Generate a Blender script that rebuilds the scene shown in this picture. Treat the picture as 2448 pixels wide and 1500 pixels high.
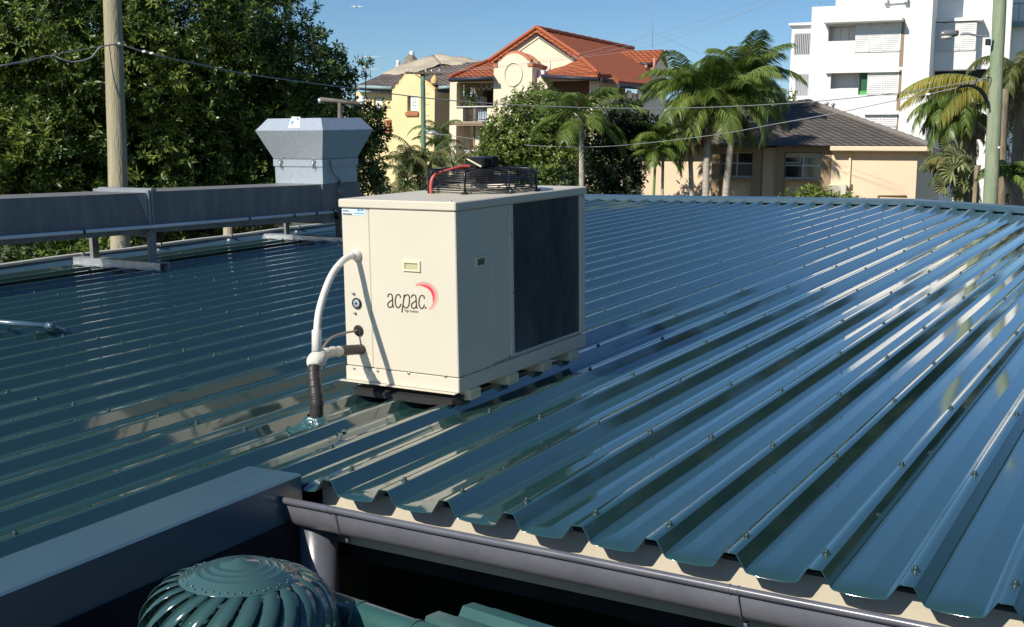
import bpy, math, random
import numpy as np
from mathutils import Matrix, Vector
R = math.radians
# ---------------------------------------------------------------- scene, camera, world, sun
for o in list(bpy.data.objects): bpy.data.objects.remove(o)
scene = bpy.context.scene
col = scene.collection
ZC = 4.7                       # camera height above the ground
# world axes (X along the gutter, Y up the roof, Z up) seen from the camera (x right, y down, z forward)
CM = Matrix(((0.862003, 0.071869, -0.499562), (0.504363, -0.086118, 0.857897), (0.018608, -0.993659, -0.110844)))
F, PX, PY = 2800.0, 1224.0, 750.0
cam_d = bpy.data.cameras.new("camera"); cam = bpy.data.objects.new("camera", cam_d); col.objects.link(cam)
cam_d.sensor_width = 36; cam_d.lens = F / 2448 * 36; cam_d.clip_start = 0.05; cam_d.clip_end = 3000
m = Matrix.Identity(4)
for i in range(3):
    m[i][0] = CM[i][0]; m[i][1] = -CM[i][1]; m[i][2] = -CM[i][2]
m[2][3] = ZC
cam.matrix_world = m
scene.camera = cam
LDIR = Vector((0.25, 1.05, -0.787)).normalized()      # direction the sunlight travels
world = bpy.data.worlds.new("World"); scene.world = world; world.use_nodes = True
wn = world.node_tree.nodes; wn.clear()
sky = wn.new('ShaderNodeTexSky'); sky.sky_type = 'NISHITA'; sky.sun_disc = False
sky.sun_elevation = math.asin(-LDIR.z); sky.sun_rotation = math.atan2(-LDIR.x, -LDIR.y)
sky.air_density = 1.0; sky.dust_density = 0.0; sky.ozone_density = 5.0; sky.altitude = 0
bg = wn.new('ShaderNodeBackground'); bg.inputs[1].default_value = 0.093
wo = wn.new('ShaderNodeOutputWorld')
hs = wn.new('ShaderNodeHueSaturation'); hs.inputs['Saturation'].default_value = 1.12; world.node_tree.links.new(sky.outputs[0], hs.inputs['Color']); world.node_tree.links.new(hs.outputs[0], bg.inputs[0]); world.node_tree.links.new(bg.outputs[0], wo.inputs[0])
sun_d = bpy.data.lights.new("sun", 'SUN'); sun_d.energy = 4.8; sun_d.angle = R(0.53); sun_d.color = (1.0, 0.93, 0.80)
sun = bpy.data.objects.new("sun", sun_d); col.objects.link(sun)
sun.rotation_euler = LDIR.to_track_quat('-Z', 'Y').to_euler(); sun.location = (0, 0, 30)
scene.view_settings.view_transform = 'Standard'; scene.view_settings.look = 'None'
scene.view_settings.exposure = 0.12; scene.view_settings.gamma = 1.0
scene.render.engine = 'CYCLES'
scene.cycles.max_bounces = 8; scene.cycles.transparent_max_bounces = 8

# ---------------------------------------------------------------- geometry helpers
AL = R(3.5); CA, SA = math.cos(AL), math.sin(AL); HP = 1.2551   # roof pitch, camera height over the rib tops
RF = Matrix(((1, 0, 0, 0), (0, CA, -SA, HP * SA), (0, SA, CA, ZC - HP * CA), (0, 0, 0, 1)))   # roof frame (u, v, h)
CAMP = Vector((0, 0, ZC))
def ray(px, py):
    return CM @ Vector(((px - PX) / F, (py - PY) / F, 1.0))
def W(px, py, d):
    return CAMP + ray(px, py) * d
RFI = RF.inverted(); CR = RFI @ CAMP
def rray(px, py): return RFI.to_3x3() @ ray(px, py)
def face(px, py, v):           # roof frame: meets plane v = const
    d = rray(px, py); return CR + d * ((v - CR.y) / d.y)
def side(px, py, u):
    d = rray(px, py); return CR + d * ((u - CR.x) / d.x)
def onroof(px, py, h=0.0):
    d = rray(px, py); return CR + d * ((h - CR.z) / d.z)

class MB:
    def __init__(s): s.v = []; s.f = []; s.m = []; s.cur = 0; s.s = False; s.sm = []
    def add(s, vs, fs):
        b = len(s.v); s.v += [tuple(v) for v in vs]
        for f in fs: s.f.append(tuple(b + i for i in f)); s.m.append(s.cur); s.sm.append(s.s)
    def box(s, a, b):
        x0, y0, z0 = min(a[0], b[0]), min(a[1], b[1]), min(a[2], b[2]); x1, y1, z1 = max(a[0], b[0]), max(a[1], b[1]), max(a[2], b[2])
        s.add([(x0,y0,z0),(x1,y0,z0),(x1,y1,z0),(x0,y1,z0),(x0,y0,z1),(x1,y0,z1),(x1,y1,z1),(x0,y1,z1)],
              [(0,3,2,1),(4,5,6,7),(0,1,5,4),(1,2,6,5),(2,3,7,6),(3,0,4,7)])
        return s
    def rbox(s, a, b, r=0.01):    # box with its edges chamfered
        x0, y0, z0 = min(a[0], b[0]), min(a[1], b[1]), min(a[2], b[2]); x1, y1, z1 = max(a[0], b[0]), max(a[1], b[1]), max(a[2], b[2])
        r = min(r, (x1-x0)*.45, (y1-y0)*.45, (z1-z0)*.45)
        def ring(z, q): return [(x0+q+r,y0+q,z),(x1-q-r,y0+q,z),(x1-q,y0+q+r,z),(x1-q,y1-q-r,z),(x1-q-r,y1-q,z),(x0+q+r,y1-q,z),(x0+q,y1-q-r,z),(x0+q,y0+q+r,z)]
        vs = ring(z0, r) + ring(z0+r, 0) + ring(z1-r, 0) + ring(z1, r)
        fs = [tuple(range(7,-1,-1)), tuple(range(24,32))]
        for k in range(3):
            for i in range(8): j = (i+1) % 8; fs.append((k*8+i, k*8+j, k*8+8+j, k*8+8+i))
        s.add(vs, fs); return s
    def slab(s, pts, ext):        # polygon extruded by the vector ext
        n = len(pts); e = Vector(ext); p = [Vector(q) for q in pts]
        s.add(p + [q + e for q in p], [tuple(range(n)), tuple(range(2*n-1, n-1, -1))] + [(i, (i+1) % n, n + (i+1) % n, n + i) for i in range(n)])
        return s
    def tube(s, pts, r, seg=10, caps=True):
        pts = [Vector(p) for p in pts]; n = len(pts)
        rr = r if isinstance(r, (list, tuple)) else [r] * n
        up = Vector((0, 0, 1)); prev = None; vs = []
        for i, p in enumerate(pts):
            t = (pts[min(i+1, n-1)] - pts[max(i-1, 0)]).normalized()
            if prev is None:
                a = t.cross(up if abs(t.z) < .9 else Vector((1, 0, 0))).normalized()
            else:
                a = (prev - t * prev.dot(t)).normalized()
            prev = a; b = t.cross(a)
            for k in range(seg):
                an = 2 * math.pi * k / seg; vs.append(p + (a * math.cos(an) + b * math.sin(an)) * rr[i])
        fs = []
        for i in range(n-1):
            for k in range(seg): j = (k+1) % seg; fs.append((i*seg+k, i*seg+j, (i+1)*seg+j, (i+1)*seg+k))
        old = s.s; s.s = True; s.add(vs, fs); s.s = old
        if caps:
            b = len(s.v) - len(vs)
            for st, rev in ((0, True), ((n-1)*seg, False)):
                f = [b + st + k for k in range(seg)]
                s.f.append(tuple(f[::-1] if rev else f)); s.m.append(s.cur); s.sm.append(False)
        return s
    def lathe(s, prof, c, seg=32, axis='z', a0=0, a1=2*math.pi):   # prof: (radius, height)
        vs = []; n = len(prof); full = abs(a1 - a0 - 2*math.pi) < 1e-6; m_ = seg if full else seg + 1
        for (r, z) in prof:
            for k in range(m_):
                a = a0 + (a1 - a0) * k / seg; x, y = r*math.cos(a), r*math.sin(a)
                if axis == 'z': q = (x, y, z)
                elif axis == 'y': q = (x, z, y)
                else: q = (z, x, y)
                vs.append((c[0]+q[0], c[1]+q[1], c[2]+q[2]))
        fs = []
        for i in range(n-1):
            for k in range(seg): j = (k+1) % m_; fs.append((i*m_+k, i*m_+j, (i+1)*m_+j, (i+1)*m_+k))
        old = s.s; s.s = True; s.add(vs, fs); s.s = old
        return s
    def build(s, name, mats, parent=None, frame=None, recalc=True):
        me = bpy.data.meshes.new(name)
        vs = [Vector(v) for v in s.v]
        if frame is not None or parent is not None:
            M = (frame or Matrix.Identity(4))
            if parent is not None: M = world_of(parent).inverted() @ M
            vs = [M @ v for v in vs]
        me.from_pydata([tuple(v) for v in vs], [], s.f)
        for mt in (mats if isinstance(mats, (list, tuple)) else [mats]): me.materials.append(mt)
        me.polygons.foreach_set('material_index', s.m); me.polygons.foreach_set('use_smooth', s.sm)
        if recalc:
            import bmesh
            bm = bmesh.new(); bm.from_mesh(me); bmesh.ops.recalc_face_normals(bm, faces=bm.faces); bm.to_mesh(me); bm.free()
        me.update()
        o = bpy.data.objects.new(name, me); col.objects.link(o)
        if parent is not None: o.parent = parent
        return o
def world_of(o):
    M = o.matrix_basis.copy()
    while o.parent is not None: o = o.parent; M = o.matrix_basis @ M
    return M
def tag(o, label=None, cat=None, group=None, kind=None):
    if label: o['label'] = label
    if cat: o['category'] = cat
    if group: o['group'] = group
    if kind: o['kind'] = kind
    return o
def thing(name, label, cat, M, group=None):
    o = bpy.data.objects.new(name, None); col.objects.link(o); o.empty_display_size = .2
    o.matrix_basis = M if isinstance(M, Matrix) else Matrix.Translation(Vector(M))
    return tag(o, label, cat, group)
def curve_pts(P, n=8):            # Catmull-Rom through the points
    P = [Vector(p) for p in P]; out = []
    for i in range(len(P)-1):
        a, b, c, d = P[max(i-1, 0)], P[i], P[i+1], P[min(i+2, len(P)-1)]
        for k in range(n):
            t = k / n
            out.append(.5*((2*b) + (c-a)*t + (2*a-5*b+4*c-d)*t*t + (3*b-a-3*c+d)*t**3))
    out.append(P[-1]); return out

# ---------------------------------------------------------------- materials
def mat(name, c, rough=.5, metal=0, spec=.5, var=None, vscale=4, vstretch=(1,1,1), bump=0, bscale=30, bstretch=(1,1,1), coat=0, coatr=.05, space='Object', ior=1.5, detail=4):
    M = bpy.data.materials.new(name); M.use_nodes = True; nt = M.node_tree; N, L = nt.nodes, nt.links
    b = N['Principled BSDF']
    b.inputs['Base Color'].default_value = (*c, 1); b.inputs['Roughness'].default_value = rough; b.inputs['Metallic'].default_value = metal
    b.inputs['Specular IOR Level'].default_value = spec; b.inputs['Coat Weight'].default_value = coat; b.inputs['Coat Roughness'].default_value = coatr; b.inputs['IOR'].default_value = ior
    tc = N.new('ShaderNodeTexCoord')
    if var is not None:
        mp = N.new('ShaderNodeMapping'); mp.inputs['Scale'].default_value = vstretch; L.new(tc.outputs[space], mp.inputs[0])
        nz = N.new('ShaderNodeTexNoise'); nz.inputs['Scale'].default_value = vscale; nz.inputs['Detail'].default_value = detail; nz.inputs['Roughness'].default_value = .65; L.new(mp.outputs[0], nz.inputs[0])
        cr = N.new('ShaderNodeValToRGB'); cr.color_ramp.elements[0].position = .32; cr.color_ramp.elements[1].position = .68
        cr.color_ramp.elements[0].color = (*c, 1); cr.color_ramp.elements[1].color = (*var, 1)
        L.new(nz.outputs['Fac'], cr.inputs[0]); L.new(cr.outputs[0], b.inputs['Base Color'])
    if bump:
        mp2 = N.new('ShaderNodeMapping'); mp2.inputs['Scale'].default_value = bstretch; L.new(tc.outputs[space], mp2.inputs[0])
        nb = N.new('ShaderNodeTexNoise'); nb.inputs['Scale'].default_value = bscale; nb.inputs['Detail'].default_value = 3; L.new(mp2.outputs[0], nb.inputs[0])
        bp = N.new('ShaderNodeBump'); bp.inputs['Distance'].default_value = bump; bp.inputs['Strength'].default_value = 1
        L.new(nb.outputs['Fac'], bp.inputs['Height']); L.new(bp.outputs[0], b.inputs['Normal'])
    return M
def leafmat(name, dark, mid, light, odd=None, rough=.42, trans=.25, spec=.5):
    M = bpy.data.materials.new(name); M.use_nodes = True; nt = M.node_tree; N, L = nt.nodes, nt.links
    b = N['Principled BSDF']; b.inputs['Roughness'].default_value = rough; b.inputs['Specular IOR Level'].default_value = spec
    at = N.new('ShaderNodeAttribute'); at.attribute_name = 'tint'
    cr = N.new('ShaderNodeValToRGB'); e = cr.color_ramp.elements
    e[0].position = 0; e[0].color = (*dark, 1); e[1].position = .9; e[1].color = (*light, 1)
    x = e.new(.5); x.color = (*mid, 1)
    if odd: x = e.new(.955); x.color = (*odd, 1); x2 = e.new(.94); x2.color = (*light, 1)
    L.new(at.outputs['Fac'], cr.inputs[0]); L.new(cr.outputs[0], b.inputs['Base Color'])
    tr = N.new('ShaderNodeBsdfTranslucent'); L.new(cr.outputs[0], tr.inputs[0])
    mx = N.new('ShaderNodeMixShader'); mx.inputs[0].default_value = trans
    L.new(b.outputs[0], mx.inputs[1]); L.new(tr.outputs[0], mx.inputs[2]); L.new(mx.outputs[0], N['Material Output'].inputs[0])
    return M
def tilemat(name, c1, c2, course, pan, cdark, rough=.75, bump=.03):
    # roof tiles: courses follow the object's Z, pans follow X and Y
    M = bpy.data.materials.new(name); M.use_nodes = True; nt = M.node_tree; N, L = nt.nodes, nt.links
    b = N['Principled BSDF']; b.inputs['Roughness'].default_value = rough; b.inputs['Specular IOR Level'].default_value = .25
    tc = N.new('ShaderNodeTexCoord'); sx = N.new('ShaderNodeSeparateXYZ'); L.new(tc.outputs['Object'], sx.inputs[0])
    def math_(op, a, bb=None):
        n = N.new('ShaderNodeMath'); n.operation = op
        for i, q in enumerate((a, bb)):
            if q is None: continue
            if isinstance(q, (int, float)): n.inputs[i].default_value = q
            else: L.new(q, n.inputs[i])
        return n.outputs[0]
    cz = math_('FRACT', math_('MULTIPLY', sx.outputs[2], 1/course))
    row = math_('FLOOR', math_('MULTIPLY', sx.outputs[2], 1/course))
    hx = math_('MULTIPLY', math_('ADD', sx.outputs[0], sx.outputs[1]), 1/pan)
    px = math_('FRACT', hx)
    wav = math_('SINE', math_('MULTIPLY', hx, 2*math.pi))
    h = math_('ADD', math_('MULTIPLY', cz, -1.0), math_('MULTIPLY', wav, .35))
    wn_ = N.new('ShaderNodeTexWhiteNoise'); cb = N.new('ShaderNodeCombineXYZ'); L.new(math_('FLOOR', hx), cb.inputs[0]); L.new(row, cb.inputs[1]); L.new(cb.outputs[0], wn_.inputs[0])
    nz = N.new('ShaderNodeTexNoise'); nz.inputs['Scale'].default_value = 1.3; nz.inputs['Detail'].default_value = 5; L.new(tc.outputs['Object'], nz.inputs[0])
    mx = N.new('ShaderNodeMix'); mx.data_type = 'RGBA'; mx.inputs[6].default_value = (*c1, 1); mx.inputs[7].default_value = (*c2, 1)
    L.new(math_('ADD', math_('MULTIPLY', wn_.outputs[0], .5), math_('MULTIPLY', nz.outputs['Fac'], .5)), mx.inputs[0])
    lap = math_('LESS_THAN', cz, .14); m2 = N.new('ShaderNodeMix'); m2.data_type = 'RGBA'; L.new(lap, m2.inputs[0]); L.new(mx.outputs[2], m2.inputs[6]); m2.inputs[7].default_value = (*cdark, 1)
    L.new(m2.outputs[2], b.inputs['Base Color'])
    bp = N.new('ShaderNodeBump'); bp.inputs['Distance'].default_value = bump; L.new(h, bp.inputs['Height']); L.new(bp.outputs[0], b.inputs['Normal'])
    return M

M = {}
M['teal'] = None
def sheetmat():
    M_ = bpy.data.materials.new('teal_steel'); M_.use_nodes = True; nt = M_.node_tree; N, L = nt.nodes, nt.links
    b = N['Principled BSDF']
    tc = N.new('ShaderNodeTexCoord')
    def noise(sc, stretch, det=3, rg=.5):
        mp = N.new('ShaderNodeMapping'); mp.inputs['Scale'].default_value = stretch; L.new(tc.outputs['Object'], mp.inputs[0])
        nz = N.new('ShaderNodeTexNoise'); nz.inputs['Scale'].default_value = sc; nz.inputs['Detail'].default_value = det; nz.inputs['Roughness'].default_value = rg; L.new(mp.outputs[0], nz.inputs[0]); return nz.outputs['Fac']
    cr = N.new('ShaderNodeValToRGB'); e = cr.color_ramp.elements; e[0].position = .3; e[0].color = (.020, .060, .058, 1); e[1].position = .75; e[1].color = (.030, .078, .074, 1)
    L.new(noise(.9, (1, .35, 1), 6, .6), cr.inputs[0])
    # fine dust specks and smears lighten the paint a little
    d = N.new('ShaderNodeValToRGB'); d.color_ramp.elements[0].position = .62; d.color_ramp.elements[1].position = .80; d.color_ramp.elements[1].color = (.35, .35, .35, 1)
    L.new(noise(14, (1, .25, 1), 8, .75), d.inputs[0])
    mx = N.new('ShaderNodeMix'); mx.data_type = 'RGBA'; mx.inputs[7].default_value = (.13, .16, .15, 1); L.new(d.outputs[0], mx.inputs[0]); L.new(cr.outputs[0], mx.inputs[6])
    L.new(mx.outputs[2], b.inputs['Base Color'])
    rr = N.new('ShaderNodeMapRange'); rr.inputs[1].default_value = .3; rr.inputs[2].default_value = .8; rr.inputs[3].default_value = .05; rr.inputs[4].default_value = .15
    L.new(noise(5, (1, .3, 1), 6, .7), rr.inputs[0]); L.new(rr.outputs[0], b.inputs['Roughness'])
    b.inputs['IOR'].default_value = 1.7; b.inputs['Coat Weight'].default_value = 1.0; b.inputs['Coat IOR'].default_value = 1.65; b.inputs['Coat Roughness'].default_value = .045
    b1 = N.new('ShaderNodeBump'); b1.inputs['Distance'].default_value = .0005; L.new(noise(6, (1, .13, 1), 2), b1.inputs['Height'])
    b2 = N.new('ShaderNodeBump'); b2.inputs['Distance'].default_value = .00006; L.new(noise(160, (1, .5, 1), 2), b2.inputs['Height']); L.new(b1.outputs[0], b2.inputs['Normal'])
    L.new(b2.outputs[0], b.inputs['Normal']); L.new(b2.outputs[0], b.inputs['Coat Normal'])
    return M_
M['teal'] = sheetmat()
M['flash'] = mat('teal_flashing', (.05,.105,.155), .27, spec=.9, var=(.06,.12,.17), vscale=3, bump=.0006, bscale=9)
M['slate'] = mat('slate_gutter_paint', (.10,.105,.13), .3, spec=.6, var=(.135,.14,.165), vscale=6, bump=.0008, bscale=12)
M['fascia'] = mat('cream_fascia', (.66,.60,.47), .6, var=(.58,.52,.40), vscale=5)
M['dark'] = mat('undercroft_shade_black', (.015,.017,.021), .8, spec=.1, var=(.03,.032,.036))  # near-black colour stands in for the shade below the roofs
M['cream'] = mat('cream_cabinet_paint', (.69,.635,.525), .42, spec=.4, var=(.655,.60,.49), vscale=2.2, bump=.0005, bscale=220)
M['cream_plastic'] = mat('cream_plastic', (.74,.70,.50), .35)
M['galv'] = mat('galvanised_steel', (.34,.37,.41), .42, metal=.55, var=(.46,.49,.52), vscale=9, vstretch=(1,1,.4), bump=.001, bscale=5)
M['galv_new'] = mat('bright_galvanised_steel', (.56,.62,.69), .38, metal=.5, var=(.47,.52,.58), vscale=26, bump=.0015, bscale=4)
M['galv_dull'] = mat('weathered_galvanised_steel', (.17,.175,.18), .6, metal=.25, var=(.26,.26,.26), vscale=5, vstretch=(2,2,.5), bump=.0015, bscale=4)
M['black'] = mat('black_plastic', (.012,.013,.016), .3)
M['rubber'] = mat('black_rubber', (.018,.018,.018), .75, bump=.003, bscale=25)
M['tape'] = mat('black_wrapped_tape', (.035,.030,.028), .45, bump=.003, bscale=40, bstretch=(.3,.3,3))
M['white_pvc'] = mat('white_conduit_plastic', (.76,.75,.72), .4, var=(.68,.66,.62), vscale=8)
M['foam'] = mat('dried_white_foam', (.70,.66,.58), .9, bump=.006, bscale=50)
M['coil'] = mat('dark_coil_fins', (.10,.13,.15), .5, metal=.1, bump=.003, bscale=18)
M['red'] = mat('red_sleeve', (.55,.10,.08), .45)
M['steelbolt'] = mat('zinc_bolt', (.45,.45,.47), .35, metal=.8)
M['screw'] = mat('teal_screw', (.022,.05,.05), .3, spec=.8)
M['ink'] = mat('dark_brown_ink', (.05,.035,.02), .5)
M['ink_grey'] = mat('grey_ink', (.30,.28,.22), .5)
M['ink_red'] = mat('red_ink', (.75,.05,.08), .5)
M['ink_pink'] = mat('pink_ink', (.80,.22,.20), .5)
M['wood_pole'] = mat('weathered_pole_timber', (.30,.265,.17), .85, var=(.42,.37,.25), vscale=3, vstretch=(4,4,.35), bump=.012, bscale=12, bstretch=(4,4,.3))
M['green_pole'] = mat('copper_green_pole_timber', (.20,.27,.17), .85, var=(.33,.36,.25), vscale=2.4, vstretch=(4,4,.3), bump=.012, bscale=12, bstretch=(4,4,.3))
M['mid_pole'] = mat('dark_green_pole_timber', (.10,.19,.12), .8, var=(.15,.24,.16), vscale=3, vstretch=(4,4,.3))
M['wire'] = mat('grey_cable', (.30,.31,.33), .5)
M['white'] = mat('white_paint', (.82,.82,.80), .5)
M['glass'] = mat('dark_window_glass', (.015,.02,.025), .06, spec=.8)
M['brick_red'] = mat('terracotta_trim', (.42,.14,.06), .7, var=(.50,.19,.09), vscale=3)
M['asphalt'] = mat('asphalt', (.05,.05,.052), .9, var=(.07,.07,.07), vscale=1.5)
M['ground'] = mat('mown_ground', (.07,.10,.04), 1, var=(.12,.11,.07), vscale=.3)
M['bark'] = mat('grey_brown_bark', (.12,.09,.06), .9, bump=.02, bscale=15)
M['palm_bark'] = mat('ringed_palm_bark', (.36,.32,.27), .85, var=(.52,.48,.42), vscale=2, vstretch=(.5,.5,9), bump=.015, bscale=3, bstretch=(.2,.2,9))
M['fibre'] = mat('fibrous_palm_bark', (.20,.15,.10), .95, var=(.34,.27,.19), vscale=6, vstretch=(3,3,.4), bump=.03, bscale=14, bstretch=(2,2,.3))
M['shaft'] = mat('green_crownshaft', (.16,.24,.09), .5)
M['leaf_fig'] = leafmat('fig_leaf', (.030,.060,.010), (.095,.155,.026), (.25,.31,.055), (.42,.12,.03), rough=.38)
M['leaf_bush'] = leafmat('bush_leaf', (.04,.075,.014), (.12,.18,.032), (.26,.32,.07), rough=.4)
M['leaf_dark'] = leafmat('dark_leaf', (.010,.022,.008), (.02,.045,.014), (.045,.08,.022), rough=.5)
M['leaf_palm'] = leafmat('palm_leaflet', (.05,.10,.02), (.14,.215,.04), (.30,.38,.10), rough=.36, trans=.35)
M['leaf_areca'] = leafmat('areca_leaflet', (.045,.065,.018), (.11,.13,.035), (.24,.21,.07), (.30,.20,.12), rough=.45)
M['leaf_yellow'] = leafmat('yellowing_leaflet', (.12,.13,.02), (.30,.28,.05), (.48,.42,.10), rough=.45, trans=.35)
M['leaf_dry'] = leafmat('dry_palm_leaf', (.22,.15,.08), (.36,.28,.18), (.48,.40,.28), rough=.8)
M['leaf_lime'] = leafmat('lime_leaf', (.07,.12,.015), (.15,.22,.03), (.26,.33,.06), rough=.4)
M['leaf_fan'] = leafmat('fan_leaf', (.13,.16,.06), (.24,.26,.10), (.33,.33,.15), rough=.5)
M['dry_leaf'] = mat('dry_leaf_brown', (.40,.20,.07), .8)
M['green_steel'] = mat('green_painted_steel', (.030,.095,.085), .28, spec=.7, var=(.040,.11,.10), vscale=5, bump=.0008, bscale=12)

# ---------------------------------------------------------------- setting
g = MB(); g.add([(-400,-300,0),(500,-300,0),(500,900,0),(-400,900,0)], [(0,1,2,3)])
tag(g.build('ground', M['ground']), kind='structure')
g = MB(); g.add([(-34,-60,.004),(-15.5,-60,.004),(-15.5,120,.004),(-34,120,.004)], [(0,1,2,3)])
tag(g.build('road', M['asphalt']), kind='structure')
g = MB()
for k in range(24): g.box((-24.6, -50 + k*6, .006), (-24.45, -47 + k*6, .010))
tag(g.build('road_marking', M['white']), kind='structure')

# ---------------------------------------------------------------- the roof: u along the gutter, v up the slope, h above the rib tops
rng = random.Random(5)
PITCH = .25; U0 = -1.11
def prof():                      # one period of the sheet from rib centre to rib centre
    return [(-.018,0),(.018,0),(.0205,-.002),(.0435,-.038),(.0460,-.0415),(.050,-.0445),(.055,-.0460),(.090,-.0440),(.125,-.0420),(.160,-.0440),(.195,-.0460),(.200,-.0445),(.204,-.0415),(.2065,-.038),(.2295,-.002)]
SLAP = 4
def wob(u, v):
    return 0.0006*math.sin(v*1.3 + u*7.1) + .0003*math.sin(v*2.7 - u*11 + 2*math.sin(u*3.1)) + .0001*math.sin(v*7 + u*23)
def sheet(u_lo, u_hi, v_of):     # v_of(u) -> (v start, v end)
    mb = MB(); mb.s = True
    us = []
    k = math.floor((u_lo - U0) / PITCH) - 1
    while U0 + k*PITCH < u_hi + .3:
        for (du, h) in prof():
            u = U0 + k*PITCH + du
            lap = .0022 if (k % SLAP == 0 and du < .05 and du > -.02) else 0
            if u_lo <= u <= u_hi: us.append((u, h + lap, k))
        k += 1
    n = len(us); a0, b0 = v_of(us[0][0])
    offs = [0, .008, .018, .032, .055] if a0 > 3 else [0]
    ts = [(0, o_) for o_ in offs] + [(i/150, .09 if a0 > 3 else .1) for i in range(151)]
    nv = len(ts) - 1
    for (t, o_) in ts:
        for (u, h, kk) in us:
            a, b = v_of(u); v = a + o_ + (b - a - o_) * t
            pan = 1 if h < -.04 else (.35 if h < -.01 else .5)
            hh = h + wob(u, v) * pan
            rem = b - v
            if rem < 1.0: hh += .035 * (1 - rem) ** 2          # sheet ends are turned up at the high edge
            if v - a < .09 and a > 3:                          # pan ends are lipped down over the gutter
                x_ = (u - U0 - kk*PITCH - .0435) / .163
                if 0 < x_ < 1: hh -= .013 * math.sin(math.pi*x_)**.8 * (1 - (v-a)/.09)**2.2
            mb.v.append((u, v, hh))
    for j in range(nv):
        for i in range(n - 1):
            q = j*n + i; mb.f.append((q, q+1, q+1+n, q+n)); mb.m.append(0); mb.sm.append(True)
    mb.crease = [i for i, (u, h, kk) in enumerate(us) if min(abs((u-U0)/PITCH*PITCH - kk*PITCH - q) for q in (.0205,.0435,.055,.125,.195,.2065,.2295)) < 1e-5]; mb.ncol = n
    return mb
def vfar(u):
    if u < -3.48: return 16.54 + (u + 8.36) * (17.2 - 16.54) / 4.88
    return 17.2 - (u + 3.48) * .64
roofT = thing('carport_roof', 'low pitched teal ribbed metal roof filling the foreground, with slate gutter', 'roof', RF)
r1 = sheet(-9.0, -2.7349, lambda u: (-1.2, vfar(u))); r2 = sheet(-2.7351, 4.6, lambda u: (3.12, vfar(u)))
for r_, lb in ((r1, None), (r2, None)):
    o = r_.build('roof_sheet', M['teal'], roofT, RF, recalc=False)
    md = o.modifiers.new('thickness', 'SOLIDIFY'); md.thickness = .0012; md.offset = -1
    cs_ = set(r_.crease); nc = r_.ncol; ne = len(o.data.edges); ev = np.empty(ne*2, np.int32); o.data.edges.foreach_get('vertices', ev); ev = ev.reshape(-1,2) % nc
    sh_ = (ev[:,0] == ev[:,1]) & np.isin(ev[:,0], list(cs_))
    at_ = o.data.attributes.get('sharp_edge') or o.data.attributes.new('sharp_edge', 'BOOLEAN', 'EDGE'); at_.data.foreach_set('value', sh_)
# far capping along the high edge, following its corner
mb = MB()
fp = [(-9.1, vfar(-9.1)), (-3.48, vfar(-3.48)), (4.6, vfar(4.6))]
for (a, b) in ((0, 1), (1, 2)):
    (ua, va), (ub, vb) = fp[a], fp[b]
    sec = [(-.06,-.030+.03), (-.06,.058+.01), (.10,.072+.01), (.10,-.09)]
    n_ = 30
    for i in range(n_ + 1):
        t = i / n_; u = ua + (ub-ua)*t; v = va + (vb-va)*t
        for (dv, dh) in sec: mb.v.append((u, v + dv, dh + .0015*math.sin(u*2.1)))
    base = len(mb.v) - (n_+1)*4
    for i in range(n_):
        for k in range(3):
            q = base + i*4 + k; mb.f.append((q, q+1, q+5, q+4)); mb.m.append(0); mb.sm.append(False)
mb.build('ridge_capping', M['flash'], roofT, RF)
# left verge: capping under the duct
mb = MB(); mb.slab([(-9.16,-1.2,-.10),(-9.16,-1.2,.03),(-9.10,-1.2,.045),(-8.98,-1.2,.045),(-8.90,-1.2,-.02),(-8.86,-1.2,-.032)], (0, 17.5, 0))
mb.build('verge_capping', M['flash'], roofT, RF)
# near verge flashing (flat top, tall dark side) and the closing end piece
mb = MB(); mb.slab([(-3.0,-1.2,-.028),(-2.965,-1.2,.004),(-2.725,-1.2,.010),(-2.715,-1.2,.004),(-2.715,-1.2,-.145),(-2.735,-1.2,-.145),(-2.735,-1.2,-.03)], (0, 4.31, 0))
mb.build('verge_flashing', M['flash'], roofT, RF)
mb = MB(); mb.box((-2.733,-1.2,-.42), (-2.70,3.20,-.147)); mb.build('verge_board', M['dark'], roofT, RF)
# cream fascia and dark soffit beam
mb = MB(); mb.box((-2.70,3.205,-.26), (4.6,3.24,-.0535)); mb.build('fascia', M['fascia'], roofT, RF)
mb = MB(); mb.box((-2.70,3.262,-.34), (4.6,3.42,-.10)); mb.box((-2.70,3.45,-.36), (4.6,16,-.31)); mb.build('soffit', M['dark'], roofT, RF)
mb = MB(); mb.box((-1.6,3.50,-.47), (4.6,3.62,-.36)); mb.build('beam', M['dark'], roofT, RF)
# gutter: quad profile with rolled bead
gt = MB(); gt.s = True
pr = [(3.202,-.140),(3.200,-.15),(3.185,-.165),(3.09,-.162),(3.045,-.156),(3.022,-.146),(3.008,-.128),(3.002,-.066)]
gu0, gu1 = -2.775, 4.6
for (u) in (gu0, gu1):
    for (v, h) in pr: gt.v.append((u, v, h))
for k in range(len(pr)-1): gt.f.append((k, k+1, k+1+len(pr), k+len(pr))); gt.m.append(0); gt.sm.append(True)
gt.s = False
gt.add([(gu0, v, h) for v, h in pr], [tuple(range(len(pr)))])
gu = gt.build('gutter', M['slate'], roofT, RF)
md = gu.modifiers.new('thickness', 'SOLIDIFY'); md.thickness = .0016
b_ = MB(); n_ = 24; b_.tube([(gu0 - .006 + (gu1-gu0+.006)*i/n_, 3.0, -.054 + .0008*math.sin(i*1.9)) for i in range(n_+1)], .0125, 12); b_.build('gutter_bead', M['slate'], gu, RF)
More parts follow.
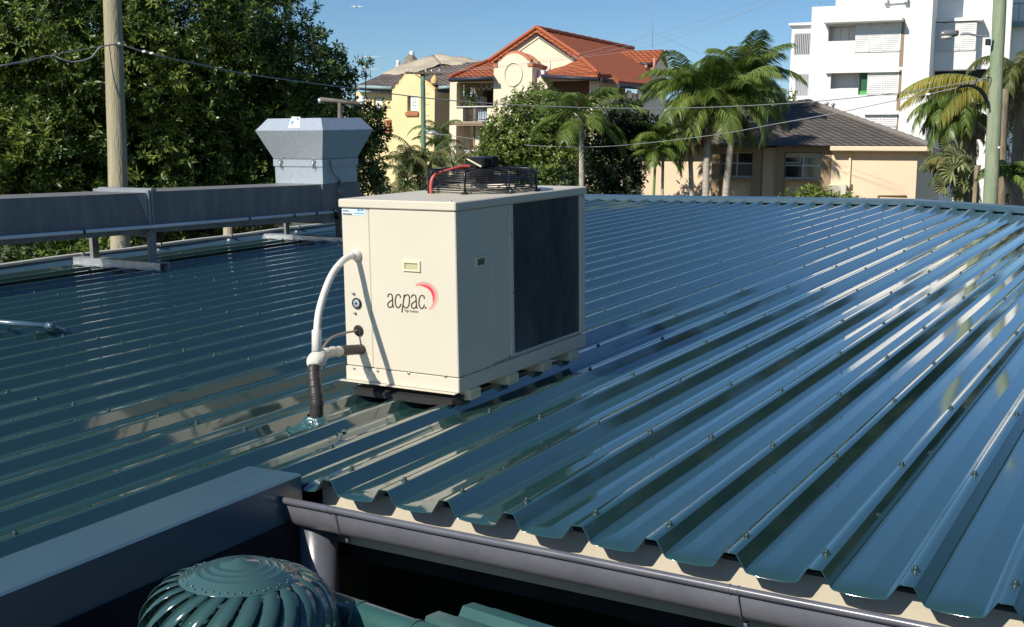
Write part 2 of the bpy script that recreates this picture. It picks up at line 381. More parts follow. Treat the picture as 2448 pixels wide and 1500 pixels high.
for ub in (-2.50, -1.065, .35, 1.8, 3.2):
    bb = MB()
    for du in (0, .026): bb.lathe([(.0142,-.0015),(.0142,.0015)], (ub+du, 3.0, -.054), 14, 'x')
    bb.tube(curve_pts([(ub+.026,2.995,-.064),(ub+.030,2.999,-.10),(ub+.033,3.003,-.130),(ub+.035,3.018,-.150),(ub+.035,3.045,-.166)],4), .0022, 6)
    bb.lathe([(0,-.168),(.008,-.166),(.010,-.174),(.008,-.183),(0,-.186)], (ub+.035,3.052,0), 10)
    bb.build('gutter_clip', M['steelbolt' if ub < -9 else 'slate'], gu, RF)
dp = MB(); dp.tube([(-2.655,3.12,-.150),(-2.655,3.12,-.6),(-2.655,3.12,-3.3)], .068, 24); dp.build('downpipe', M['slate'], roofT, RF)
# posts of the open undercroft; far walls added to close out the light
for (u, v) in ((-2.9,3.6),(1.0,3.7),(4.2,3.7)):
    p_ = MB(); p_.box((u-.05, v-.05, -.36), (u+.05, v+.05, -3.6)); p_.build('post', M['dark'], roofT, RF)
w_ = MB(); w_.box((-8.95,-1.2,-.12),(-8.85,15.8,-5.0)); w_.box((-8.85,15.6,-.32),(4.6,15.8,-5.0)); w_.build('wall', M['dark'], roofT, RF)
w_ = MB(); w_.box((-8.9,-1.2,-.42),(-2.74,15.9,-.37)); w_.build('soffit', M['dark'], roofT, RF)

# roofing screws on the rib tops
rows_r = [3.245, 4.27, 5.21, 6.16, 7.2, 8.52, 9.84, 11.25, 12.36, 13.46, 14.66, 15.9]
rows_l = [-.2, 1.0, 2.19, 3.48, 4.63, 5.78, 6.93, 8.22, 9.75, 11.25, 12.36, 13.46, 14.66, 15.9]
def screw(mb, u, v, h=0.0, k=1.25):
    mb.lathe([(.0105*k,h),(.0112*k,h+.0015),(.0075*k,h+.003),(.0062*k,h+.003)], (u,v,0), 10)
    mb.lathe([(.0062*k,h+.003),(.0062*k,h+.0095*k),(.0045*k,h+.0112*k),(0,h+.0112*k)], (u,v,0), 6)
spots = []
k = math.floor((-8.95 - U0)/PITCH)
while U0 + k*PITCH < 2.3:
    u = U0 + k*PITCH
    if u > -8.7:
        for v in (rows_r if u > -2.735 else rows_l):
            if u < -2.735 and u > -2.98 and v < 3.1: continue
            if -3.5 < u < -2.75 and 4.2 < v < 5.7: continue
            du, dv = rng.uniform(-.008,.008), rng.uniform(-.03,.03)
            if v < vfar(u) - .3: spots.append((u+du, v+dv))
    k += 1
def vis(s):
    q = CM.transposed() @ (RF @ Vector((s[0], s[1], 0)) - CAMP)
    if q.z <= .3: return -1
    x, y = PX + F*q.x/q.z, PY + F*q.y/q.z
    return 1/q.z if (-20 < x < 2470 and y < 1520) else -1
spots.sort(key=lambda s: -vis(s))
for s_ in spots[:100]:
    sc = MB(); screw(sc, s_[0], s_[1]); sc.build('roofing_screw', M['screw'], roofT, RF)
sc = MB()
for s_ in spots[100:]: screw(sc, s_[0], s_[1])
tag(sc.build('roofing_screws', M['screw'], roofT, RF), kind='stuff')

# ---------------------------------------------------------------- air conditioner (roof frame)
AF, AU = 4.289, -2.803; AL_, AB = -3.437, 5.545; HB, HT = .045, .905
def fr(u, v, h): return RF @ Matrix.Translation(Vector((u, v, h)))
ac = thing('air_conditioner', 'cream box shaped packaged air conditioning unit with a top fan guard on the teal roof', 'air conditioner', fr(-3.12, 4.9, 0))
def part(mb, name, mt, par, label=None, frame=RF):
    o = mb.build(name, mt, par, frame)
    if label: o['label'] = label
    return o
def plate(mb, a, b, r=.004): mb.rbox(a, b, r)
c = MB()
plate(c, (AL_, AF+.004, HB+.075), (-3.279, AF+.30, HT-.042)); plate(c, (-3.276, AF, HB+.075), (AU-.0, AF+.30, HT-.042))
c.box((AL_+.01, AF+.28, HB+.07), (AU-.02, AB-.01, HT-.045))
plate(c, (AU-.03, AF+.303, HB+.085), (AU-.002, 4.752, HT-.042))
plate(c, (AU-.03, 4.755, HB+.085), (AU, 4.792, HT-.042)); plate(c, (AU-.03, 5.487, HB+.085), (AU, AB, HT-.042))
plate(c, (AU-.03, 4.793, HB+.085), (AU-.001, 5.486, .140)); plate(c, (AU-.03, 4.793, .872), (AU-.001, 5.486, HT-.043))
part(c, 'cabinet', M['cream'], ac)
c = MB(); plate(c, (AL_-.002, AF-.002, HB+.004), (AU+.002, AB+.002, HB+.072)); c.box((AL_-.02, AF-.030, HB+.003), (AU-.004, AF-.003, HB+.006)); part(c, 'base_rail', M['cream'], ac)
c = MB(); c.rbox((AL_-.008, AF-.009, HT-.040), (AU+.007, AB+.009, HT), .005); part(c, 'lid', M['cream'], ac)
c = MB(); c.box((AU-.028, 4.796, .141), (AU-.014, 5.483, .871)); 
part(c, 'coil', M['coil'], ac)
c = MB()
for i in range(92):
    h = .146 + i*.00785
    c.box((AU-.014, 4.795, h), (AU-.006, 5.484, h+.0022))
for v in np.arange(4.81, 5.48, .036): c.box((AU-.0155, v, .142), (AU-.0075, v+.0014, .870))
part(c, 'coil_guard', mat('dark_guard_wire', (.05,.07,.085), .45, metal=.1, var=(.19,.215,.23), vscale=5, vstretch=(1,1,.5)), ac)
def handle_front(u, h, w, ht):
    m_ = MB(); v = AF; t = .008; bd = .010
    for (a, b) in (((u-w/2,v-t,h-ht/2),(u+w/2,v,h-ht/2+bd)), ((u-w/2,v-t,h+ht/2-bd),(u+w/2,v,h+ht/2)), ((u-w/2,v-t,h-ht/2+bd),(u-w/2+bd,v,h+ht/2-bd)), ((u+w/2-bd,v-t,h-ht/2+bd),(u+w/2,v,h+ht/2-bd))): m_.box(a, b)
    return m_
hd = handle_front(-3.041, .612, .094, .047); part(hd, 'handle', M['cream_plastic'], ac)
hd = MB(); hd.box((-3.077,AF-.0025,.600),(-3.005,AF-.0005,.624)); part(hd, 'handle_recess', mat('recess_plastic', (.52,.47,.30), .5), ac)
hs = MB(); v, h, w, ht, t, bd = 4.49, .622, .085, .050, .008, .010; u = AU-.002
for (a, b) in (((u,v-w/2,h-ht/2),(u+t,v+w/2,h-ht/2+bd)), ((u,v-w/2,h+ht/2-bd),(u+t,v+w/2,h+ht/2)), ((u,v-w/2,h-ht/2+bd),(u+t,v-w/2+bd,h+ht/2-bd)), ((u,v+w/2-bd,h-ht/2+bd),(u+t,v+w/2,h+ht/2-bd))): hs.box(a, b)
part(hs, 'handle', M['cream_plastic'], ac)
hd = MB(); hd.box((u+.0005,v-w/2+bd,h-ht/2+bd),(u+.0025,v+w/2-bd,h+ht/2-bd)); part(hd, 'handle_recess', mat('recess_plastic_shaded', (.16,.15,.10), .5), ac)  # darker copy puts the unlit side's shade into the recess colour
# feet: ribbed packers
for v in (4.37, 4.72, 5.06, 5.36):
    ft = MB(); w = .085
    ft.slab([(AU-.20,v,HB+.003),(AU-.004,v,HB+.003),(AU-.012,v,-.001),(AU-.14,v,-.001),(AU-.20,v,.010)], (0, w, 0))
    for q in range(4): ft.box((AU-.010, v+.006+q*.024, -.0005), (AU+.008, v+.018+q*.024, HB+.001))
    part(ft, 'foot', M['cream_plastic'], ac)
    ft = MB(); ft.box((AL_+.01, v, -.001), (AL_+.15, v+w, HB+.003)); part(ft, 'foot', M['cream_plastic'], ac)
ft = MB(); ft.slab([(AL_+.05,4.28,-.004),(AL_+.075,4.24,-.006),(AU-.12,4.235,-.004),(AU-.02,4.262,.001),(AU+.006,4.31,.004),(AU-.02,4.36,.003),(AL_+.04,4.42,-.002)], (0,0,.024)); part(ft, 'rubber_mat', M['rubber'], ac)
# bolts on the cabinet
def fbolt(mb, px, py, r=.0065):
    p = face(px, py, AF); mb.lathe([(r*1.2,-.0005),(r*1.2,-.002),(r*.8,-.004),(0,-.0046)], (p.x, AF-.002, p.z), 8, 'y')
for q in ((822,490),(866,490),(845,701),(849,748),(848,880),(904,886),(978,892),(1065,899),(885,884)): bl = MB(); fbolt(bl, *q); part(bl, 'bolt', M['steelbolt'], ac)
for q in ((1220,457),(1219,850),(1208,862),(1222,855),(1107,897),(1168,880),(1397,757),(1222,560),(1226,700),(1394,470)):
    p = side(q[0], q[1], AU); bl = MB(); bl.lathe([(.006,.0),(.006,.003),(.003,.0045),(0,.005)], (AU, p.y, p.z), 8, 'x'); part(bl, 'bolt', M['steelbolt'], ac)
p = onroof(1077, 482, HT); bl = MB(); bl.lathe([(.007,0),(.006,.004),(0,.007)], (p.x, p.y, HT), 8); part(bl, 'bolt', M['steelbolt'], ac)
# fan guard: rings, uprights, radial spokes
FC = (-3.115, 5.02); FRD = .275
fan = MB()
for i in range(9):
    h = HT + .020 + i*.0103; rr_ = FRD - (0.004 if i == 8 else 0)
    fan.tube([(FC[0]+rr_*math.cos(a), FC[1]+rr_*math.sin(a), h) for a in [2*math.pi*k/48 for k in range(49)]], .0032, 6, caps=False)
for i in range(1, 7):
    rr_ = FRD*(1 - i*.125)
    fan.tube([(FC[0]+rr_*math.cos(a), FC[1]+rr_*math.sin(a), HT+.107+.001*i) for a in [2*math.pi*k/40 for k in range(41)]], .0022, 5, caps=False)
for k in range(8):
    a = 2*math.pi*k/8 + .25; ca, sa = math.cos(a), math.sin(a)
    fan.tube([(FC[0]+(FRD+.006)*ca, FC[1]+(FRD+.006)*sa, HT), (FC[0]+(FRD+.006)*ca, FC[1]+(FRD+.006)*sa, HT+.104), (FC[0]+(FRD-.01)*ca, FC[1]+(FRD-.01)*sa, HT+.113), (FC[0]+.05*ca, FC[1]+.05*sa, HT+.118)], .0048, 6)
    fan.box((FC[0]+(FRD+.01)*ca-.012, FC[1]+(FRD+.01)*sa-.012, HT), (FC[0]+(FRD+.01)*ca+.012, FC[1]+(FRD+.01)*sa+.012, HT+.012))
fg = part(fan, 'fan_guard', M['black'], ac)
fr_ = MB(); fr_.lathe([(FRD-.035,HT+.001),(FRD-.035,HT+.022),(FRD-.028,HT+.024),(FRD-.028,HT+.001)], (FC[0],FC[1],0), 40); part(fr_, 'fan_shroud', M['cream'], ac)
mo = MB(); mo.lathe([(0,HT+.035),(.055,HT+.035),(.062,HT+.045),(.062,HT+.112)], (FC[0],FC[1],0), 20); part(mo, 'fan_motor', M['black'], ac)
bl = MB()
for k in range(5):
    a = 2*math.pi*k/5; ca, sa = math.cos(a), math.sin(a)
    pts = [(.06,-.3),(.22,-.34),(.235,.10),(.06,.28)]
    q = [(FC[0]+r_*math.cos(a+da), FC[1]+r_*math.sin(a+da), HT+.045+(.03 if da > 0 else 0)) for r_, da in pts]
    bl.slab(q, (0,0,.002))
part(bl, 'fan_blades', M['black'], ac)
mc = MB()
p0 = Vector((FC[0]+.0, FC[1]-.02, HT+.118)); mc.rbox((p0.x-.055, p0.y-.055, p0.z), (p0.x+.055, p0.y+.075, p0.z+.052), .008); mc.rbox((p0.x+.012, p0.y+.02, p0.z+.003), (p0.x+.06, p0.y+.085, p0.z+.055), .004)
mco = part(mc, 'fan_motor_cover', M['black'], ac)
ms = MB(); ms.slab([(p0.x-.044,p0.y-.0565,p0.z+.043),(p0.x-.036,p0.y-.0565,p0.z+.047),(p0.x+.046,p0.y-.0565,p0.z+.010),(p0.x+.040,p0.y-.0565,p0.z+.004)], (0,-.001,0)); part(ms, 'label_strip', M['cream_plastic'], mco)
rs = MB()
rp = [onroof(1042,465,HT)]
rs.tube(curve_pts([(-3.245,4.755,HT),(-3.245,4.755,HT+.05),(-3.235,4.775,HT+.088),(-3.20,4.83,HT+.108),(-3.17,4.91,HT+.124),(-3.14,4.955,HT+.125)],6), .0085, 10); part(rs, 'red_cable_sleeve', M['red'], ac)
# gauge, glands, stickers
sg = MB(); p = face(853,725,AF)
sg.lathe([(.026,0),(.026,-.004),(.020,-.006),(.018,-.004)], (p.x,AF,p.z), 20, 'y'); sgo = part(sg, 'sight_gauge', M['black'], ac)
sg = MB(); sg.lathe([(.019,-.004),(.012,-.0055),(0,-.006)], (p.x,AF,p.z), 20, 'y'); part(sg, 'gauge_lens', M['galv_new'], sgo)
sg = MB(); sg.lathe([(.006,-.0065),(0,-.008)], (p.x,AF,p.z), 10, 'y'); part(sg, 'gauge_centre', M['black'], sgo)
st = MB(); a, b = face(817,499,AF), face(873,516,AF); st.box((a.x,AF-.0012+.004,b.z),(b.x,AF+.0035,a.z)); so = part(st, 'sticker', mat('pale_sticker', (.66,.76,.82), .4), ac)
st = MB()
for q0, q1 in (((819,503),(833,506)),((819,510),(841,514))):
    a, b = face(*q0,AF), face(*q1,AF)
    x = a.x
    while x < b.x: st.box((x,AF+.0018,b.z),(x+.0014,AF+.0025,a.z)); x += .0026
part(st, 'barcode', M['ink'], so)
st = MB()
for q0, q1 in (((854,500),(859,506)),((861,501),(868,505)),((845,509),(870,512))):
    a, b = face(*q0,AF), face(*q1,AF); st.box((a.x,AF+.0018,b.z),(b.x,AF+.0025,a.z))
part(st, 'sticker_print', mat('blue_print', (.08,.30,.60), .5), so)
# the lettering and sun burst: flat ribbons on the front panel
def zx(q): return face(880 + q[0]*.13333, 600 + q[1]*.13333, AF)
def ribbon(mb, pts, w, n=5, y=AF-.0012):
    P = curve_pts([Vector((p[0], p[1], 0)) for p in pts], n) if len(pts) > 2 else [Vector((p[0], p[1], 0)) for p in pts]
    L_, R_ = [], []
    for i, p in enumerate(P):
        t = (P[min(i+1, len(P)-1)] - P[max(i-1, 0)]).normalized(); nn = Vector((-t.y, t.x, 0)) * w/2
        for lst, s_ in ((L_, 1), (R_, -1)):
            q = zx((p.x + nn.x*s_, p.y + nn.y*s_)); lst.append((q.x, y, q.z))
    b = len(mb.v); n_ = len(P); mb.v += L_ + R_
    for i in range(n_-1): mb.f.append((b+i, b+i+1, b+n_+i+1, b+n_+i)); mb.m.append(0); mb.sm.append(False)
tx = MB(); WD = 21
def let_a(x, y):
    ribbon(tx, [(x+12,y+62),(x+20,y+25),(x+48,y+8),(x+80,y+22),(x+92,y+62),(x+96,y+120),(x+100,y+195),(x+106,y+238),(x+122,y+250)], WD)
    ribbon(tx, [(x+96,y+112),(x+60,y+135),(x+22,y+165),(x+10,y+205),(x+28,y+243),(x+58,y+250),(x+88,y+228),(x+100,y+190)], WD)
def let_c(x, y, s=0):
    ribbon(tx, [(x+100+s,y+72),(x+92+s,y+30),(x+62+s,y+10),(x+28+s*.7,y+32),(x+10+s*.5,y+90),(x+10,y+165),(x+28,y+225),(x+58,y+247),(x+90,y+225),(x+106,y+175)], WD)
let_a(345, 762); let_c(482, 770)
ribbon(tx, [(652,782),(640,870),(622,1000),(608,1102)], WD, 2); ribbon(tx, [(648,840),(668,800),(704,784),(736,806),(744,860),(738,940),(718,1000),(684,1020),(650,1006),(632,975)], WD)
let_a(768, 778); let_c(905, 785, 6)
ribbon(tx, [(1022,1018),(1046,1020)], 34, 2)
part(tx, 'lettering', M['ink'], ac, frame=RF)
cres = MB(); cc = Vector((925, 862)); ang = [R(a) for a in range(-88, 16, 4)]
inn, outr = [], []
for a in ang:
    t = (a - ang[0]) / (ang[-1]-ang[0]); th = 46*math.sin(math.pi*t)**.8
    inn.append(cc + Vector((math.cos(a), math.sin(a)))*236); outr.append(cc + Vector((math.cos(a), math.sin(a)))*(238+th))
b = 0; n_ = len(ang)
for lst in (inn, outr):
    for p in lst: q = zx((p.x, p.y)); cres.v.append((q.x, AF-.0012, q.z))
for i in range(n_-1): cres.f.append((i, i+1, n_+i+1, n_+i)); cres.m.append(0); cres.sm.append(False)
part(cres, 'sun_emblem', M['ink_red'], ac)
sp = MB()
for i in range(46):
    a = R(-105 + i*3.35); t = i/45; ln = 95*(math.sin(math.pi*(t*.9+.05))**.5); r0 = 240 + 14*math.sin(math.pi*t)
    d_ = Vector((math.cos(a), math.sin(a))); a2 = a + .10; d2 = Vector((math.cos(a2), math.sin(a2))); pe = Vector((-d_.y, d_.x))
    q = [cc + d_*r0 - pe*6, cc + d_*r0 + pe*6, cc + d_*(r0+ln) + pe*1.5, cc + d_*(r0+ln) - pe*1.5]
    sp.add([(lambda z: (z.x, AF-.0010, z.z))(zx((p.x, p.y))) for p in q], [(0,1,2,3)])
part(sp, 'emblem_rays', M['ink_pink'], ac)
def text_mesh(name, body, M4, size, mt, par, extrude=.0003, font_scale_x=1):
    cu = bpy.data.curves.new(name, 'FONT'); cu.body = body; cu.size = size; cu.extrude = extrude; cu.align_x = 'CENTER'; cu.align_y = 'CENTER'
    o = bpy.data.objects.new(name, cu); col.objects.link(o)
    dg = bpy.context.evaluated_depsgraph_get(); me = bpy.data.meshes.new_from_object(o.evaluated_get(dg)); bpy.data.objects.remove(o)
    MM = world_of(par).inverted() @ M4 @ Matrix.Diagonal((font_scale_x, 1, 1, 1))
    me.transform(MM); me.materials.clear(); me.materials.append(mt)
    r_ = bpy.data.objects.new(name, me); col.objects.link(r_); r_.parent = par; return r_
p = zx((778, 1077)); q0, q1 = zx((650,1077)), zx((908,1077))
text_mesh('small_lettering', 'High Ambient', RF @ Matrix.Translation(Vector((p.x, AF-.0015, p.z))) @ Matrix.Rotation(R(90), 4, 'X'), .0185, M['ink_grey'], ac, font_scale_x=.74)

# conduit, insulated pipe and cable beside the unit
def fd(px, py, d): p = face(px, py, AF - d); return (p.x, p.y, p.z)
cd = thing('flexible_conduit', 'white ribbed flexible conduit arching from the cream unit down to a taped pipe', 'conduit', fr(*fd(757,845,.47)))
P = curve_pts([fd(853,612,-.004), fd(838,613,.045), fd(818,625,.11), fd(794,657,.195), fd(775,702,.29), fd(762,750,.37), fd(757,800,.42)], 10)
sm = MB(); sm.tube(P[:26], .0155, 16); part(sm, 'smooth_section', M['white_pvc'], cd)
rb = MB(); Q = []; RR = []
seg_ = P[25:]; L_ = sum((seg_[i+1]-seg_[i]).length for i in range(len(seg_)-1)); nr = int(L_/.0032)
cum = [0]
for i in range(len(seg_)-1): cum.append(cum[-1] + (seg_[i+1]-seg_[i]).length)
def at_len(s_):
    for i in range(len(seg_)-1):
        if s_ <= cum[i+1] + 1e-9: return seg_[i].lerp(seg_[i+1], (s_-cum[i])/(cum[i+1]-cum[i]))
    return seg_[-1]
for i in range(nr*2+1): Q.append(at_len(L_*i/(nr*2))); RR.append(.0165 if i % 2 else .0135)
rb.tube(Q, RR, 14); part(rb, 'ribbed_section', M['white_pvc'], cd)
cl = MB(); a = Vector(fd(757,790,.415)); b = Vector(fd(757,842,.45)); cl.tube([a, a.lerp(b,.02), b], .021, 20); cl.tube([b, b + (b-a)*.35], .014, 14); part(cl, 'collar', M['white_pvc'], cd)
gl = MB(); p = fd(853,610,0); gl.lathe([(.026,0),(.026,-.012),(.020,-.020),(.016,-.03)], p, 20, 'y'); part(gl, 'gland', M['white_pvc'], cd)
ip = thing('insulated_pipe', 'black taped insulated pipe rising out of the roof and turning into the cream unit', 'pipe', fr(-3.19, 3.76, 0))
A0 = fd(865,835,-.004); B0 = fd(812,840,.17); C0 = fd(760,858,.43)
tp = MB(); pts = curve_pts([A0, fd(835,837,.09), B0], 8); tp.tube(pts, [.0235 + .0014*math.sin(i*2.2) for i in range(len(pts))], 18); part(tp, 'wrapped_horizontal_section', M['tape'], ip)
fo = MB(); pts = curve_pts([B0, fd(790,842,.28), fd(768,850,.38)], 6); fo.tube(pts, [.023+.003*math.sin(i*1.7) for i in range(len(pts))], 16)
pts = curve_pts([fd(772,842,.40), fd(762,856,.44), fd(750,868,.46), fd(752,884,.46)], 5); fo.tube(pts, [.018,.024,.029,.033,.036,.038,.039,.039,.038,.036,.033,.029,.024,.02,.016,.012][:len(pts)], 16); part(fo, 'foam_patch', M['foam'], ip)
vt = MB(); pts = curve_pts([fd(751,872,.47), fd(750,888,.48), fd(752,915,.50), fd(757,965,.52), (-3.20,3.77,-.03)], 8); vt.tube(pts, [(.022 + .007*min(1,i/5)) + .0016*math.sin(i*1.9) for i in range(len(pts))], 18); part(vt, 'wrapped_vertical_section', M['tape'], ip)
cb = MB(); cb.tube(curve_pts([fd(857,790,-.005), fd(845,792,.03), fd(820,797,.10), fd(795,806,.18), fd(778,822,.28), fd(769,842,.36)], 6), .0052, 8); p = fd(857,790,0)
part(cb, 'thin_cable', mat('tan_cable', (.30,.22,.17), .6), ip)
cg = MB(); cg.lathe([(.026,0),(.026,-.004),(.017,-.006),(.010,-.004),(0,-.003)], p, 18, 'y'); part(cg, 'cable_grommet', M['rubber'], ip)
# sealant around the foot
sl = MB(); sl.s = True; rs_ = random.Random(8); base = Vector((-3.20, 3.77, -.038))
nr_, ns_ = 9, 26
for i in range(nr_):
    t = i/(nr_-1)
    for k in range(ns_):
        a = 2*math.pi*k/ns_; rad = .032 + .066*t*(1+.35*math.sin(3*a+1)+.2*math.sin(7*a)); hh = .055*(1-t)**1.8 + .006*rs_.random() + (.0 if t < 1 else -.004)
        sl.v.append((base.x + rad*math.cos(a)*1.15, base.y + rad*math.sin(a), base.z + hh))
for i in range(nr_-1):
    for k in range(ns_): j = (k+1) % ns_; sl.f.append((i*ns_+k, i*ns_+j, (i+1)*ns_+j, (i+1)*ns_+k)); sl.m.append(0); sl.sm.append(True)
for q in range(26):
    a = rs_.uniform(0, 6.28); rr_ = rs_.uniform(.06,.16); c0 = (base.x+rr_*math.cos(a)*1.3, base.y+rr_*math.sin(a)-.01, base.z); s0 = rs_.uniform(.003,.007)
    sl.lathe([(s0*1.4,0),(s0*1.2,s0*.7),(s0*.5,s0*1.2),(0,s0*1.3)], c0, 6)
part(sl, 'sealant', mat('glossy_teal_sealant', (.035,.10,.11), .12, spec=.9, bump=.01, bscale=60), ip)
# a few dry leaves lying in the pans
for (lx, ly, dsc) in ((1690,645,'orange brown dry leaf lying on the metal roof, leftmost of the three'),(1921,640,'orange brown dry leaf lying on the metal roof, middle one of the three'),(1999,639,'orange brown dry leaf lying on the metal roof, rightmost of the three')):
    p = onroof(lx, ly, -.040); lf = MB()
    for s_ in (-1, 1): lf.slab([(p.x-.05,p.y,.0-.041),(p.x,p.y+.016*s_,-.034),(p.x+.055,p.y+.004,-.039),(p.x,p.y,-.040)], (0,0,.001))
    tag(lf.build('dry_leaf', M['dry_leaf'], None, RF), dsc, 'leaf', 'dry leaves on the roof')
# thin teal pipe on the left of the roof
tp = thing('vent_pipe', 'thin teal pipe lying over the ribs at the left edge of the roof', 'pipe', fr(-6.3, 4.7, 0))
a = onroof(0, 770, .06); b_p = onroof(118, 779, .045); e_ = onroof(150, 793, -.02)
x = MB(); d_ = (b_p - a).normalized(); x.tube([a - d_*1.2, a, b_p], .017, 12); x.tube([b_p - d_*.02, b_p + d_*.03], .021, 12); part(x, 'straight_pipe', M['flash'], tp)
x = MB(); x.tube(curve_pts([b_p, b_p.lerp(e_,.5)+Vector((0,0,.004)), e_],5), [.018,.018,.019,.02,.02,.021,.022,.022,.024,.026,.03], 12); part(x, 'elbow', M['flash'], tp)

# ---------------------------------------------------------------- exhaust duct and cowl (roof frame)
DU, DL = -7.95, -8.60
du = thing('exhaust_duct', 'long rectangular galvanised duct running along the left side of the roof to the cowl', 'duct', fr(-8.2, 7.3, 0))
def loft(mb, secs):               # secs: (v, u0, u1, h0, h1) rectangular rings along v
    for (v, u0, u1, h0, h1) in secs: pass
    vs = []; fs = []
    for (v, u0, u1, h0, h1) in secs: vs += [(u0,v,h0),(u1,v,h0),(u1,v,h1),(u0,v,h1)]
    for i in range(len(secs)-1):
        for k in range(4): j = (k+1) % 4; fs.append((i*4+k, i*4+j, i*4+4+j, i*4+4+k))
    fs += [(0,1,2,3), tuple(len(secs)*4-4+k for k in (3,2,1,0))]
    mb.add(vs, fs)
x = MB(); loft(x, [(-2.0,DL,DU,.52,.92),(5.79,DL,DU,.350,.706),(7.24,DL,DU,.314,.668)]); part(x, 'duct_section', M['galv_dull'], du)
x = MB(); loft(x, [(7.30,DL,DU-.02,.312,.672),(9.63,DL,DU-.02,.235,.612)]); part(x, 'duct_section', M['galv_dull'], du)
x = MB(); loft(x, [(9.634,DL,DU,.20,.612),(10.28,DL,DU,.20,.605)]); part(x, 'plenum', M['galv_dull'], du)
x = MB(); loft(x, [(7.243,DL-.03,DU+.025,.29,.692),(7.262,DL-.03,DU+.025,.29,.692)]); loft(x, [(7.278,DL-.03,DU+.02,.29,.690),(7.297,DL-.03,DU+.02,.29,.690)])
x.slab([(DU+.004,7.13,.655),(DU+.004,7.235,.660),(DU+.004,7.235,.42)], (.004,0,0)); x.box((DL-.03,7.30,.674),(DU,7.36,.700)); part(x, 'flange', M['galv'], du)
x = MB(); x.box((DL-.30, 7.19, .055), (DU+.17, 7.30, .063)); x.box((DL-.30,7.19,-.012),(DU+.17,7.197,.055)); x.box((DL-.30,7.293,-.012),(DU+.17,7.30,.055)); part(x, 'support_channel', M['galv'], du)
for u in (DU+.03, DL-.06):
    x = MB(); x.box((u-.012,7.20,.02),(u+.012,7.285,.33)) if u > DU else x.box((u-.03,7.21,.063),(u+.012,7.28,.33)); part(x, 'leg', M['galv_dull'], du)
x = MB(); x.box((DL-.02,7.2,.285),(DU+.045,7.285,.308)); part(x, 'cross_bar', M['galv_dull'], du)
x = MB(); x.box((DL-.35, 9.80, .035), (DU+.3, 9.90, .043)); x.box((DL-.35,9.80,-.012),(DU+.3,9.807,.035)); part(x, 'support_channel', M['galv'], du)
for u in (DU+.02, DL-.05):
    x = MB(); x.box((u-.02,9.82,.043),(u+.01,9.88,.21)); part(x, 'leg', mat('rusty_steel', (.10,.06,.04), .8, var=(.16,.09,.06)) if u > DU else M['galv_dull'], du)
# cowl
cw = thing('exhaust_cowl', 'flared galvanised exhaust cowl standing on the end of the long duct', 'cowl', fr(-8.27, 9.93, .61))
NU0, NU1, NV0, NV1 = -8.60, -7.95, 9.645, 10.225
def rings(mb, secs):
    vs = []; fs = []
    for (h, u0, u1, v0, v1) in secs: vs += [(u0,v0,h),(u1,v0,h),(u1,v1,h),(u0,v1,h)]
    for i in range(len(secs)-1):
        for k in range(4): j = (k+1) % 4; fs.append((i*4+k, i*4+j, i*4+4+j, i*4+4+k))
    mb.add(vs, fs)
x = MB(); rings(x, [(.615,NU0,NU1,NV0,NV1),(.80,NU0,NU1,NV0,NV1)]); part(x, 'neck', M['galv_new'], cw)
x = MB(); rings(x, [(.798,NU0-.012,NU1+.012,NV0-.012,NV1+.012),(.872,NU0-.012,NU1+.012,NV0-.012,NV1+.012)]); part(x, 'collar_band', M['galv_new'], cw)
E2 = .135
x = MB(); rings(x, [(.876,NU0-.008,NU1+.008,NV0-.008,NV1+.008),(1.175,NU0-E2,NU1+E2,NV0-E2,NV1+E2),(1.300,NU0-E2+.095,NU1+E2-.095,NV0-E2+.095,NV1+E2-.095)])
x.add([(NU0-.04,NV0-.04,1.300),(NU1+.04,NV0-.04,1.300),(NU1+.04,NV1+.04,1.300),(NU0-.04,NV1+.04,1.300)], [(0,1,2,3)]); ho = part(x, 'hood', M['galv_new'], cw)
for (u) in (NU0+.10, NU1-.10): x = MB(); x.box((u-.014,NV0-.024,.79),(u+.014,NV0-.012,.875)); x.box((u-.022,NV0-.028,.845),(u+.022,NV0-.020,.862)); x.tube([(u,NV0-.03,.775),(u,NV0-.03,.86)], .006, 6); part(x, 'latch', M['steelbolt'], cw)
x = MB(); x.box((NU0-.006,NV0-.013,.8725),(NU1+.006,NV0-.006,.8755)); x.box((NU1+.006,NV0-.006,.8725),(NU1+.013,NV1+.006,.8755))
for u in (NU0+.24, NU0+.40): x.box((u,NV0-.012,.884),(u+.055,NV0-.006,.888))
x.box((NU0+.13,NV0-.014,.884),(NU0+.155,NV0-.006,.896)); part(x, 'seam_gap', M['black'], cw)
def hoodpt(px, py):               # on the upper sloping front face of the hood
    a_, b_ = Vector((0, NV0-E2, 1.175)), Vector((0, NV0-E2+.095, 1.30)); t_ = (b_-a_).normalized(); nrm = Vector((0, -t_.z, t_.y)); d = rray(px, py)
    q = CR + d * ((a_ - CR).dot(nrm) / d.dot(nrm)); return q + nrm*.001 if nrm.y < 0 else q - nrm*.001
def hoodquad(mb, pts): mb.add([hoodpt(*p) for p in pts], [tuple(range(len(pts)))])
x = MB(); hoodquad(x, [(698,279.5),(718,280),(716,306),(689,306)]); part(x, 'sticker', M['white'], ho)
x = MB()
hp2 = hoodpt
def hq2(pts):
    x.add([hoodpt(*p) + Vector((0,-.0012,.0009)) for p in pts], [tuple(range(len(pts)))])
hq2([(708,281),(713,281.2),(715,284),(715,288.5),(708,288.5),(711,286)]); hq2([(697,290),(703,290),(702.5,294.5),(699.5,295),(700,299),(702,300),(698,300.5),(696,296)]); part(x, 'sticker_mark', mat('cyan_print', (.05,.35,.60), .5), ho)
x = MB(); hq2([(693,303),(711,302.6),(711,303.6),(693,304)]); part(x, 'sticker_line', M['ink_pink'], ho)
